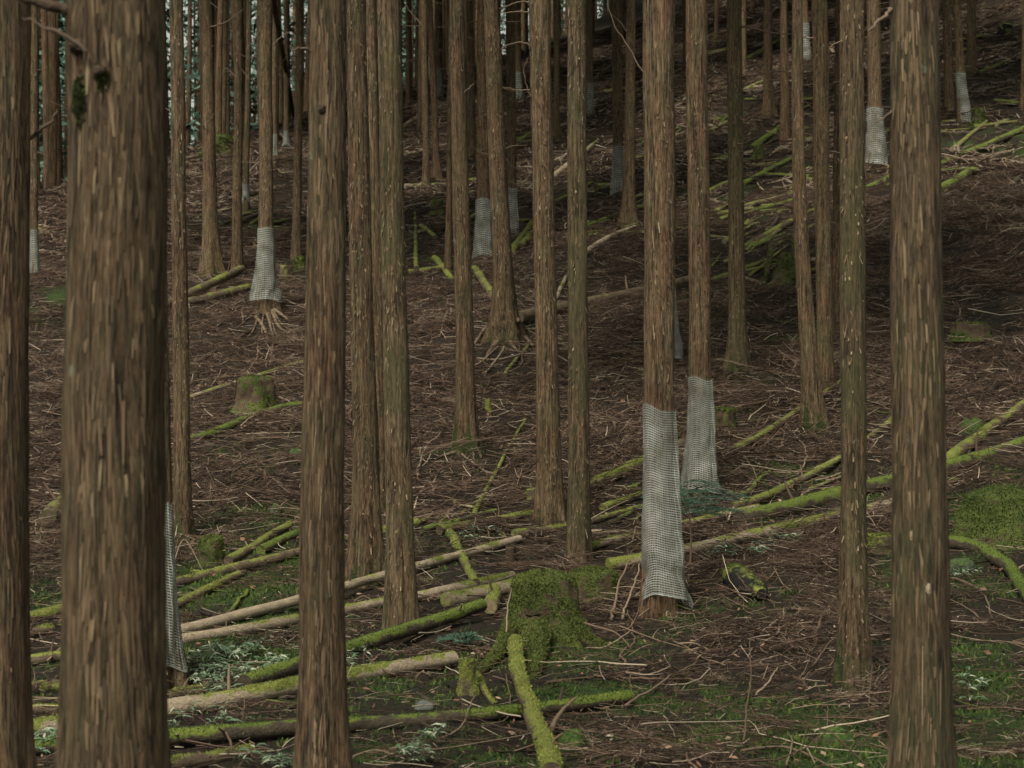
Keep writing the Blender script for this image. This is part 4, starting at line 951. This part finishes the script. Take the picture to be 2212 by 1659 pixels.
# ------------------------------------------------------------------ twig litter (nobody could count it)
def litter(name, N, y0, y1, lmin, lmax, rmin, rmax, seed, power=1.0, segs=3, label='', dense=None, clump=.6):
    rng = np.random.default_rng(seed)
    y = np.sqrt(rng.uniform(y0 ** 2, y1 ** 2, int(N * 1.6))) if power == 1.0 else y0 + (y1 - y0) * rng.random(int(N * 1.6)) ** power
    x = rng.uniform(-1, 1, len(y)) * (y * .325 + .8)
    keep = rng.random(len(y)) < (1 - clump) + clump * sstep(.35, .65, fbm(x * .9, y * .9, 8.8, 3))
    mm = moss_mask(x, y); keep &= rng.random(len(y)) > mm * .75
    x, y = x[keep][:N], y[keep][:N]; n = len(x)
    L = lmin * (lmax / lmin) ** (rng.random(n) ** 1.8); r = (rmin * (rmax / rmin) ** (rng.random(n) ** 1.5)) * (.6 + .4 * (L - lmin) / (lmax - lmin))
    a = np.where(rng.random(n) < .5, rng.normal(.15, .6, n), rng.random(n) * math.pi)
    bend = rng.normal(0, .28, n)
    nr = segs + 1; t = np.linspace(-.5, .5, nr)
    ang = a[:, None] + bend[:, None] * t[None] * 1.5
    dx = np.cos(ang) * (L / nr)[:, None]; dy = np.sin(ang) * (L / nr)[:, None]
    X = x[:, None] + np.cumsum(dx, 1) - dx.sum(1, keepdims=True) / 2; Y = y[:, None] + np.cumsum(dy, 1) - dy.sum(1, keepdims=True) / 2
    lay = .02 + rng.random(n) ** 1.6 * (.05 if y1 < 30 else .09)
    tilt = rng.normal(0, .10, n) + np.where(rng.random(n) < .04, rng.normal(0, .5, n), 0)
    Z = ground(X, Y)
    Zl = Z.mean(1, keepdims=True) * .35 + Z * .65
    Z = np.maximum(Zl, Z - .01) + r[:, None] * .6 + lay[:, None] + np.maximum(tilt[:, None] * t[None] * L[:, None], -.01)
    P = np.stack([X, Y, Z], -1)
    tx, ty = np.cos(ang), np.sin(ang)
    Nv = np.stack([-ty, tx, 0 * tx], -1); Bv = np.zeros_like(Nv); Bv[..., 2] = 1
    tap = np.linspace(1, .45, nr)[None] * r[:, None]
    V = []
    for k in range(3):
        c, s_ = math.cos(k * 2.0944 + .5), math.sin(k * 2.0944 + .5)
        V.append(P + (Nv * c + Bv * s_) * tap[..., None])
    V = np.stack(V, 2).reshape(-1, 3)
    i = np.arange(n)[:, None, None] * nr * 3; j = np.arange(segs)[None, :, None] * 3; k = np.arange(3)[None, None]
    a0 = i + j + k; b0 = i + j + (k + 1) % 3
    Q = np.stack([a0, b0, b0 + 3, a0 + 3], -1).reshape(-1, 4)
    tint = np.clip(rng.normal(.62, .22, n), 0, .93)
    g = rng.random(n) < .012 + .10 * moss_mask(x, y); tint[g] = rng.uniform(.95, 1, g.sum())
    w = rng.random(n) < .02; tint[w & ~g] = .93
    o = mk(name, V, Q, None, M['twig'], None, {'tint': np.repeat(tint, nr * 3)}); tag(o, label, 'twigs', kind='stuff'); return o
litter('twig_litter', 16000, 6, 22, .05, .5, .0018, .007, 21, 1.0, 3, 'brown twigs and needles covering the near forest floor')
litter('twig_litter', 18000, 18, 40, .14, .9, .0042, .011, 22, 1.0, 3, 'tangled brown twigs covering the middle slope')
litter('twig_litter', 10000, 38, 100, .3, 1.6, .008, .020, 23, .9, 2, 'tangled brown twigs covering the far upper slope')
litter('stick_litter', 1500, 7, 24, .3, 1.3, .005, .012, 24, 1.0, 5, 'loose longer sticks strewn over the near forest floor', clump=.3)
litter('stick_litter', 2600, 18, 60, .4, 1.8, .007, .016, 25, 1.0, 4, 'loose longer sticks strewn over the hillside', clump=.3)

# fallen brush: thousands of overlapping sprays of thin twigs, instanced on points
def brush_proto(seed, thick):
    rng = np.random.default_rng(seed); mb = MB()
    def twig(p, a, L, r, bend, tint, dz, nseg=3):
        t = np.linspace(0, 1, nseg + 1); an = a + bend * .45 * t; st = L / nseg
        X = p[0] + np.r_[0, np.cumsum(np.cos(an[:-1]) * st)]; Y = p[1] + np.r_[0, np.cumsum(np.sin(an[:-1]) * st)]; Z = p[2] + dz * t * L + rng.normal(0, .006, nseg + 1)
        P = np.stack([X, Y, Z], 1); N = np.stack([-np.sin(an), np.cos(an), 0 * an], 1); B = np.array([0, 0, 1.0]); rr = r * np.linspace(1, .5, nseg + 1)
        V = np.stack([P + (N * math.cos(k * 2.094 + .5) + B * math.sin(k * 2.094 + .5)) * rr[:, None] for k in range(3)], 1)
        mb.add(V.reshape(-1, 3), grid_quads(nseg + 1, 3), None, tint=tint); return P
    a0 = rng.random() * 6.28
    for b in range(4):
        L = rng.uniform(.3, .75); a = a0 + rng.normal(0, .7); p = np.r_[rng.normal(0, .16, 2), rng.uniform(.005, .05)]; tb = np.clip(rng.normal(.44, .24), .02, .9)
        P = twig(p - np.r_[math.cos(a), math.sin(a), 0] * L / 2, a, L, .0045 * thick, rng.normal(0, .5), tb, rng.normal(0, .05), 4)
        for k in range(10):
            q = P[rng.integers(0, 4)] * .5 + P[rng.integers(1, 5)] * .5; sd = 1 if k % 2 else -1
            twig(q, a + sd * rng.uniform(.35, 1.0), rng.uniform(.06, .24), .0026 * thick, -sd * rng.uniform(.2, 1.2), np.clip(tb + rng.normal(0, .13), .05, .9), rng.normal(.02, .14), 3)
    for k in range(26):
        twig(np.r_[rng.normal(0, .2, 2), rng.uniform(.0, .055)], rng.random() * 6.28, rng.uniform(.05, .3), .003 * thick * rng.uniform(.7, 1.5), rng.normal(0, .8), np.clip(rng.normal(.46, .30), 0, .93), rng.normal(0, .12), 2)
    o = mb.build('brush_spray', M['twig']); C.objects.unlink(o); return o
def instancer(name, P, E, S, I, protos, label, cat):
    me = bpy.data.meshes.new(name); me.vertices.add(len(P)); me.vertices.foreach_set('co', P.astype(np.float32).ravel())
    a = me.attributes.new('rot', 'FLOAT_VECTOR', 'POINT'); a.data.foreach_set('vector', E.astype(np.float32).ravel())
    a = me.attributes.new('scl', 'FLOAT', 'POINT'); a.data.foreach_set('value', S.astype(np.float32))
    a = me.attributes.new('pick', 'INT', 'POINT'); a.data.foreach_set('value', I.astype(np.int32))
    o = bpy.data.objects.new(name, me); C.objects.link(o); tag(o, label, cat, kind='stuff')
    ng = bpy.data.node_groups.new(name, 'GeometryNodeTree'); N = ng.nodes; Lk = ng.links
    ng.interface.new_socket('Geometry', in_out='INPUT', socket_type='NodeSocketGeometry'); ng.interface.new_socket('Geometry', in_out='OUTPUT', socket_type='NodeSocketGeometry')
    gi = N.new('NodeGroupInput'); go = N.new('NodeGroupOutput'); m2p = N.new('GeometryNodeMeshToPoints'); iop = N.new('GeometryNodeInstanceOnPoints'); jn = N.new('GeometryNodeJoinGeometry')
    for p in protos:
        oi = N.new('GeometryNodeObjectInfo'); oi.inputs['Object'].default_value = p; oi.inputs['As Instance'].default_value = True; Lk.new(oi.outputs['Geometry'], jn.inputs[0])
    def na(nm, dt):
        n = N.new('GeometryNodeInputNamedAttribute'); n.data_type = dt; n.inputs['Name'].default_value = nm; return n.outputs[0]
    er = N.new('FunctionNodeEulerToRotation'); Lk.new(na('rot', 'FLOAT_VECTOR'), er.inputs[0])
    Lk.new(gi.outputs[0], m2p.inputs[0]); Lk.new(m2p.outputs[0], iop.inputs['Points']); Lk.new(jn.outputs[0], iop.inputs['Instance'])
    iop.inputs['Pick Instance'].default_value = True; Lk.new(na('pick', 'INT'), iop.inputs['Instance Index']); Lk.new(er.outputs[0], iop.inputs['Rotation']); Lk.new(na('scl', 'FLOAT'), iop.inputs['Scale'])
    Lk.new(iop.outputs[0], go.inputs[0]); md = o.modifiers.new('brush', 'NODES'); md.node_group = ng; return o
BRUSH = [brush_proto(300 + i, 1.0) for i in range(8)]; BRUSH_FAR = [brush_proto(320 + i, 1.7) for i in range(6)]
def brush(name, N, y0, y1, smin, smax, protos, seed, label, moss_keep=.85):
    rng = np.random.default_rng(seed); y = np.sqrt(rng.uniform(y0 ** 2, y1 ** 2, N)); x = rng.uniform(-1, 1, N) * (y * .325 + 1.0)
    keep = rng.random(N) < .14 + .86 * sstep(.40, .60, fbm(x * .8 + 3, y * .8, 2.2, 3)); keep &= rng.random(N) > moss_mask(x, y) * moss_keep
    near = sstep(14.5, 11.5, y); keep &= rng.random(N) > near * .45
    kc = np.array(KEEP_CLEAR); kc = kc[(kc[:, 1] > y0 - 1) & (kc[:, 1] < y1 + 1)]
    x, y = x[keep], y[keep]; free = np.ones(len(x), bool)
    for k in range(0, len(x), 1000):
        dd = (x[k:k + 1000, None] - kc[None, :, 0]) ** 2 + (y[k:k + 1000, None] - kc[None, :, 1]) ** 2
        free[k:k + 1000] = (dd > (kc[None, :, 2] + .10) ** 2).all(1)
    x, y = x[free], y[free]; n = len(x); e = .12
    z = ground(x, y); gx = (ground(x + e, y) - ground(x - e, y)) / (2 * e); gy = (ground(x, y + e) - ground(x, y - e)) / (2 * e)
    nr = unit(np.stack([-gx, -gy, np.ones(n)], 1) + rng.normal(0, .06, (n, 3))); a = rng.random(n) * 6.283
    t = np.stack([np.cos(a), np.sin(a), 0 * a], 1); t1 = unit(t - nr * (t * nr).sum(1, keepdims=True)); t2 = np.cross(nr, t1)
    E = np.stack([np.arctan2(t2[:, 2], nr[:, 2]), np.arcsin(np.clip(-t1[:, 2], -1, 1)), np.arctan2(t1[:, 1], t1[:, 0])], 1)
    lump = .05 * sstep(.45, .7, fbm(x * 1.3, y * 1.3, 6.1, 2))
    instancer(name, np.stack([x, y, z + rng.random(n) * (.012 + lump)], 1), E, rng.uniform(smin, smax, n), rng.integers(0, len(protos), n), protos, label, 'twigs')
brush('fallen_brush', 4600, 6.5, 17, .35, 1.0, BRUSH, 61, 'brown cedar twigs matted over the near forest floor')
brush('fallen_brush', 11500, 16, 40, .5, 1.6, BRUSH, 62, 'brown cedar twigs matted over the middle slope', .6)
brush('fallen_brush', 13000, 38, 105, .8, 2.4, BRUSH_FAR, 63, 'brown cedar twigs matted over the upper slope', .6)

def leaf_bits(N, seed):
    rng = np.random.default_rng(seed); y = np.sqrt(rng.uniform(49, 900, N)); x = rng.uniform(-1, 1, N) * (y * .32 + .5)
    s = rng.uniform(.008, .03, N) * (.8 + y * .02); a = rng.random(N) * 6.28; el = rng.uniform(.25, .7, N)
    z = ground(x, y) + .012 + rng.random(N) * .03
    d1 = np.stack([np.cos(a), np.sin(a), rng.normal(0, .35, N)], 1); d2 = np.stack([-np.sin(a), np.cos(a), rng.normal(0, .35, N)], 1)
    P = np.stack([x, y, z], 1); A = d1 * s[:, None]; Bq = d2 * (s * el)[:, None]
    V = np.stack([P - A, P - Bq * .9 + A * .1, P + A, P + Bq + A * .05], 1).reshape(-1, 3)
    o = mk('leaf_litter', V, np.arange(4 * N).reshape(-1, 4), None, M['leaf_litter'], None, {'tint': np.repeat(np.clip(rng.normal(.45, .22, N), 0, 1), 4)}, False)
    tag(o, 'scattered brown leaf scraps and pale wood chips on the ground', 'leaves', kind='stuff')
leaf_bits(9000, 31)
def ground_moss(N, seed):
    rng = np.random.default_rng(seed); y = np.sqrt(rng.uniform(49, 32 ** 2, N * 6)); x = rng.uniform(-1, 1, N * 6) * (y * .315 + .4)
    k = rng.random(len(x)) < moss_mask(x, y) ** 1.3 * (1.2 - y / 60); x, y = x[k][:N], y[k][:N]; n = len(x)
    z = ground(x, y); h = rng.uniform(.010, .034, n) * (.7 + y * .022); w = h * .33
    a = rng.random(n) * 6.28; tl = rng.normal(0, .5, (n, 2)) * h[:, None]
    A = np.stack([x - np.cos(a) * w, y - np.sin(a) * w, z - .004], 1); B = np.stack([x + np.cos(a) * w, y + np.sin(a) * w, z - .004], 1); T = np.stack([x + tl[:, 0], y + tl[:, 1], z + h], 1)
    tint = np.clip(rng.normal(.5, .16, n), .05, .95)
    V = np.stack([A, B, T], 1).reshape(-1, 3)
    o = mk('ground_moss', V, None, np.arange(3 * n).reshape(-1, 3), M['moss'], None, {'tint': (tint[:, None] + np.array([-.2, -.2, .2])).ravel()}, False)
    tag(o, 'green moss tufts growing in patches on the forest floor', 'moss', kind='stuff')
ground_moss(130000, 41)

# ------------------------------------------------------------------ dwarf bamboo
def sasa_mesh(seed):
    rng = np.random.default_rng(seed); mb = MB(); st = MB()
    for s in range(rng.integers(1, 3)):
        b = rng.normal(0, .02, 3) * [1, 1, 0]; h = rng.uniform(.05, .12); tip = b + np.array([rng.normal(0, .05), rng.normal(0, .05), h])
        v, q, t, _ = tube(np.array([b - [0, 0, .03], (b + tip) / 2 + rng.normal(0, .008, 3), tip]), [.0022, .002, .0015], 4); st.add(v, q, t, tint=.3)
        for k in range(rng.integers(6, 10)):
            a = rng.random() * 6.283; L = rng.uniform(.05, .10); W = .0035 + L * .022; p = b + (tip - b) * rng.uniform(.55, 1)
            d = np.array([math.cos(a), math.sin(a), 0]); sd = np.array([-d[1], d[0], 0]) ; ro = rng.normal(0, .5); sd = sd * math.cos(ro) + np.array([0, 0, math.sin(ro)])
            rz_ = rng.uniform(.2, 1.2); V = []; tn = []; pale = rng.random() < .30
            for i, t in enumerate((0, .3, .65, 1)):
                c = p + d * L * t + np.array([0, 0, L * (rz_ * t - (rz_ * .6 + .3) * t * t)]); wd = W * (.35, 1, .8, .05)[i]
                V += [c - sd * wd, c - sd * wd * .5, c + sd * wd * .5, c + sd * wd]; tn += [.95, .2 + .7 * pale, .2 + .7 * pale, .95]
            mb.add(V, grid_quads(4, 4, False), None, tint=np.array(tn))
    a = mb.build('leaves', M['sasa']); b_ = st.build('stem', M['branch']); ma, mb_ = a.data, b_.data
    bpy.data.objects.remove(a); bpy.data.objects.remove(b_); return ma, mb_
SASA = [sasa_mesh(50 + i) for i in range(6)]
def sasa(px, py, label, group, sc=1.0):
    B = on(px, py); e = empty('dwarf_bamboo', B, random.uniform(0, 6.28)); e.scale = (sc,) * 3; tag(e, label, 'plant', group)
    ml, ms = random.choice(SASA)
    for nm, me in (('leaves', ml), ('stem', ms)):
        o = bpy.data.objects.new(nm, me); C.objects.link(o); o.parent = e
def sasa_patch(cx, cy, rx, ry, n, label, group, sc=1.0):
    for i in range(n):
        a = random.uniform(0, 6.283); q = math.sqrt(random.random())
        sasa(cx + rx * q * math.cos(a), cy + ry * q * math.sin(a), label, group, sc * random.uniform(.75, 1.25))
sasa_patch(500, 1452, 115, 44, 90, 'white-edged dwarf bamboo in the dense patch above the thickest log', 'dwarf bamboo patch above the thickest log')
sasa_patch(430, 1580, 80, 14, 9, 'dwarf bamboo sprig between the two lowest long logs', 'dwarf bamboo between the lowest logs')
sasa_patch(905, 1640, 60, 22, 9, 'white-edged dwarf bamboo at the bottom below the long low log', 'dwarf bamboo at the bottom middle')
sasa_patch(555, 1660, 60, 14, 7, 'dwarf bamboo at the bottom edge near the sawn log end', 'dwarf bamboo at the bottom left')
sasa_patch(1600, 1216, 60, 8, 8, 'white dead bamboo leaves beside the long pale mossy log', 'pale bamboo by the front net')
sasa_patch(1690, 1180, 60, 10, 12, 'white dead bamboo leaves above the charred log', 'pale bamboo above the charred log')
sasa_patch(1260, 1152, 30, 6, 5, 'tiny pale bamboo at the foot of the centre right cedars', 'pale bamboo by the centre right cedars')
sasa_patch(1030, 1180, 60, 14, 8, 'pale bamboo sprig above the pale peeled log', 'pale bamboo above the peeled log')
sasa_patch(2080, 1250, 50, 16, 7, 'dwarf bamboo below the mossy mound at right', 'dwarf bamboo under the mound')
sasa_patch(2090, 1490, 40, 24, 7, 'dwarf bamboo right of the thick right trunk foot', 'dwarf bamboo right of the thick trunk')
sasa_patch(95, 1620, 40, 30, 6, 'dwarf bamboo in the gap at far left', 'dwarf bamboo in the left gap')
sasa_patch(760, 1445, 40, 14, 8, 'dwarf bamboo between the dark green log and the thickest log', 'dwarf bamboo between the left logs')
sasa_patch(930, 1612, 30, 10, 4, 'lone dwarf bamboo in front of the long low log', 'dwarf bamboo before the low log')

# ------------------------------------------------------------------ fir sapling between the nets
def fir(label, px, py, ptop, spread, nb, seed, name='fir_sapling'):
    rng = np.random.default_rng(seed); B = on(px, py); d = B[1]
    H = pix(0, ptop, d)[2] - B[2]
    e = tag(empty(name, B), label, 'sapling')
    st = np.array([[0, 0, -.03], [.012, 0, H * .3], [-.012, 0, H * .65], [-.03, 0, H]]); pl = smooth_line(st, 10)
    v, q, t, _ = tube(pl, np.linspace(.011, .004, 10), 6); mk('stem', v, q, t, M['branch'], e, {'tint': np.full(len(v), .5)})
    for i in range(nb):
        z = H * rng.uniform(.55, 1.0); a = i * 2.4 + rng.normal(0, .3); L = spread * rng.uniform(.6, 1.1); mb = MB()
        dirv = np.array([math.cos(a), math.sin(a) * .8, rng.uniform(-.05, .3)]); p0 = np.array([np.interp(z, pl[:, 2], pl[:, 0]), 0, z])
        br = np.array([p0 + dirv * L * u + np.array([0, 0, L * (.10 * u - .22 * u * u)]) for u in np.linspace(0, 1, 7)])
        v, q, t, _ = tube(br, np.linspace(.004, .0012, 7), 4); mb.add(v, q, t, tint=.1)
        sd = np.array([-dirv[1], dirv[0], 0])
        for k in range(16):                        # side twigs with needles
            u = .1 + .9 * k / 16; c = p0 + dirv * L * u + np.array([0, 0, L * (.10 * u - .22 * u * u)]); s = 1 if k % 2 else -1
            tl = L * .42 * (1 - .75 * u) + .03; td = unit(dirv * .7 + sd * s + np.array([0, 0, rng.normal(-.1, .1)])); m = 16
            for w in range(m):
                b = c + td * tl * w / m; nd = unit(td * .6 + np.cross(td, [0, 0, 1]) * (1 if w % 2 else -1) + rng.normal(0, .4, 3)); nl = rng.uniform(.022, .036)
                sw = unit(np.cross(nd, rng.normal(size=3) + [0, 0, .8])) * .0024
                mb.add([b - sw, b + sw, b + nd * nl + sw * .4, b + nd * nl - sw * .4], [[0, 1, 2, 3]], None, tint=rng.uniform(.2, 1))
        mb.build('branch', M['needle'], e, False)
fir('teal fir sapling standing between the two large nets', 1490, 1236, 1020, .52, 16, 3)
fir('small dark fir seedling left of the large stump', 1000, 1396, 1372, .14, 6, 4)

# ------------------------------------------------------------------ the far stand of cedars
def far_proto(seed):
    rng = np.random.default_rng(seed); H = 17.0; zl = np.concatenate([np.linspace(-.4, 1.2, 8), np.linspace(1.6, H, 18)]); ns = 12
    th = np.linspace(0, 2 * math.pi, ns, endpoint=False)
    r = .12 * (1 - zl / H * .75); r = r[:, None] * (1 + np.exp(-np.clip(zl, 0, 9) / .25)[:, None] * .6 * (.5 + .6 * np.cos(4 * th + seed))[None])
    r = r * (1 + .14 * (fbm(np.cos(th)[None] * 1.5 + seed, np.sin(th)[None] * 1.5, zl[:, None] * .9, 2) - .5))
    cx = .05 * np.sin(zl * .5 + seed); V = np.stack([cx[:, None] + r * np.cos(th)[None], r * np.sin(th)[None], np.repeat(zl[:, None], ns, 1)], -1)
    a = mk('trunk', V.reshape(-1, 3), grid_quads(len(zl), ns), None, M['bark_red' if seed % 2 else 'bark'], None, {'moss': np.repeat(.6 * np.exp(-np.clip(zl, 0, 9) / .4), ns)})
    mb = MB()
    for i in range(26):
        z = rng.uniform(2.0, 9); an = rng.random() * 6.283; L = rng.uniform(.35, 1.3); d = np.array([math.cos(an), math.sin(an), rng.normal(.0, .3)])
        p0 = np.array([0, 0, z]); P = twig_path(p0, p0 + d * L, 6, rng.normal(.0, .12), .16, i + seed * 40)
        v, q, t, _ = tube(P, np.linspace(.013, .004, 6), 4); mb.add(v, q, t, tint=rng.uniform(0, .7))
        for j in range(2):
            b = P[3 + j]; P2 = twig_path(b, b + unit(d + rng.normal(0, .6, 3)) * L * .45, 4, 0, .1, i * 3 + j); v, q, t, _ = tube(P2, np.linspace(.006, .002, 4), 3); mb.add(v, q, t, tint=rng.uniform(0, .7))
    b = mb.build('dead_branches', M['branch'])
    ma, mb_ = a.data, b.data; bpy.data.objects.remove(a); bpy.data.objects.remove(b); return ma, mb_
FAR = [far_proto(s) for s in range(6)]
def far_tree(x, y, label, group, sc):
    z = float(ground(x, y)); e = empty('cedar_tree', (x, y, z), random.uniform(0, 6.28)); e.scale = (sc * random.uniform(.85, 1.2),) * 2 + (1.0,)
    e.rotation_euler[0] = random.gauss(0, .012); e.rotation_euler[1] = random.gauss(-.01, .012)
    tag(e, label, 'tree', group); mt, md = random.choice(FAR)
    for nm, me in (('trunk', mt), ('dead_branches', md)):
        o = bpy.data.objects.new(nm, me); C.objects.link(o); o.parent = e
        if nm == 'dead_branches': o['kind'] = 'stuff'
    if y < min(90 + (x + 6.3) * 3.6, 150) or y < 57: add_crown(e, random.uniform(.95, 1.15), random.uniform(0, 6))
rngf = np.random.default_rng(77); placed = [(t['B'][0], t['B'][1]) for t in TREES.values()]
cnt = 0; tries = 0
while cnt < 195 and tries < 15000:
    tries += 1
    y = 52 + 78 * rngf.random() ** .9; tx = rngf.uniform(-.30, .30); x = tx * y
    px = CX + tx * FPX
    if y < 62 + (0 if px < 700 else 8): 
        if rngf.random() > .25: continue
    dens = 1.0 if px < 1300 else .42
    if rngf.random() > dens: continue
    if min((x - a) ** 2 + (y - b) ** 2 for a, b in placed) < 1.7 ** 2: continue
    placed.append((x, y)); cnt += 1
    side = 'on the upper left slope' if px < 700 else ('on the upper middle slope' if px < 1300 else 'on the upper right slope')
    far_tree(x, y, 'slim dark cedar in the dense far stand ' + side, 'far cedars ' + side, 1.0)
for i in range(90):  # unseen cedars added at both sides so their crowns darken the upper slope
    y = rngf.uniform(42, 95); sgn = rngf.choice([-1, 1]); x = sgn * (y * .31 + 2.5 + rngf.random() * 14)
    if min((x - a) ** 2 + (y - b) ** 2 for a, b in placed) < 2.6 ** 2: continue
    placed.append((x, y)); far_tree(x, y, 'unseen cedar added to shade the slope from beyond the ' + ('left' if sgn < 0 else 'right') + ' edge of the photo', 'added shade cedars beyond the ' + ('left' if sgn < 0 else 'right') + ' edge', 1.15)
def wood_protos():
    out = []
    for mt, md in FAR[:4]:
        for me in (mt,):
            o = bpy.data.objects.new('far_trunk', me); out.append(o)
    return out
nw = 300; txw = np.where(rngf.random(nw) < .6, rngf.choice(rngf.uniform(-.31, .31, 40), nw) + rngf.normal(0, .006, nw), rngf.uniform(-.31, .31, nw)); yw = np.clip(88 + (txw * 88 + 6.3) * 3.4, 60, 118) + rngf.random(nw) * 32; xw = txw * yw
instancer('far_wood', np.stack([xw, yw, ground(xw, yw) - .1], 1), np.stack([rngf.normal(0, .012, nw), rngf.normal(0, .012, nw), rngf.random(nw) * 6.28], 1), rngf.uniform(1.0, 1.5, nw), rngf.integers(0, 4, nw), wood_protos(), 'dense wall of thin trunks closing the top of the hillside', 'wood')
# dead side branches on the mid-distance cedars
for key, T in TREES.items():
    if not (22 < T['d'] < 75): continue
    rng = np.random.default_rng(int(T['d'] * 100)); mb = MB()
    zlo = max(1.3, .45 * T['zt']); zhi = T['zt'] + .5
    for i in range(int(5 + (zhi - zlo) * 2.2)):
        z = rng.uniform(zlo, zhi); an = rng.random() * 6.283; L = rng.uniform(.12, .75); dv = np.array([math.cos(an), math.sin(an), rng.normal(0, .35)])
        zi = np.searchsorted(T['zl'], z); zi = min(zi, len(T['cx']) - 1)
        p0 = np.array([T['cx'][zi], 0, z]); P = twig_path(p0, p0 + dv * (L + T['r'][zi]), 6, rng.normal(0, .12), .14, i)
        v, q, t, _ = tube(P, np.linspace(.008, .0025, 6), 4); mb.add(v, q, t, tint=rng.uniform(0, .8))
    o = mb.build('dead_branches', M['branch'], T['root']); o['kind'] = 'stuff'

# ------------------------------------------------------------------ dark thicket beyond the crest
def thicket(N, seed):
    rng = np.random.default_rng(seed)
    tx = rng.uniform(-.34, .34, N); y = rng.uniform(0, 1, N); yc = np.clip(90 + (tx * 90 + 6.3) * 3.6, 57, 150); yy = yc + 14 + y * 45; x = tx * yy
    zb = macro(x, yy); z = zb + rng.random(N) * np.where(tx < -.08, 21, 26)
    k = fbm(x * .35, yy * .35, z * .35, 3) > np.where(tx < -.08, .465, .43); x, yy, z = x[k], yy[k], z[k]; n = len(x)
    d = unit(rng.normal(size=(n, 3)) * [1, 1, .6] + [0, 0, -.4]); s = unit(np.cross(d, rng.normal(size=(n, 3)))); L = rng.uniform(.18, .55, n)[:, None]
    P = np.stack([x, yy, z], 1); V = np.stack([P - d * L * .4, P + s * L * .25, P + d * L, P - s * L * .25], 1).reshape(-1, 3)
    o = mk('far_thicket', V, np.arange(4 * n).reshape(-1, 4), None, M['foliage'], None, {'tint': np.repeat(rng.random(n), 4)}, False)
    tag(o, 'dark blue-green evergreen thicket closing the view beyond the crest', 'thicket', kind='stuff')
thicket(190000, 5)
print('objects', len(bpy.data.objects))
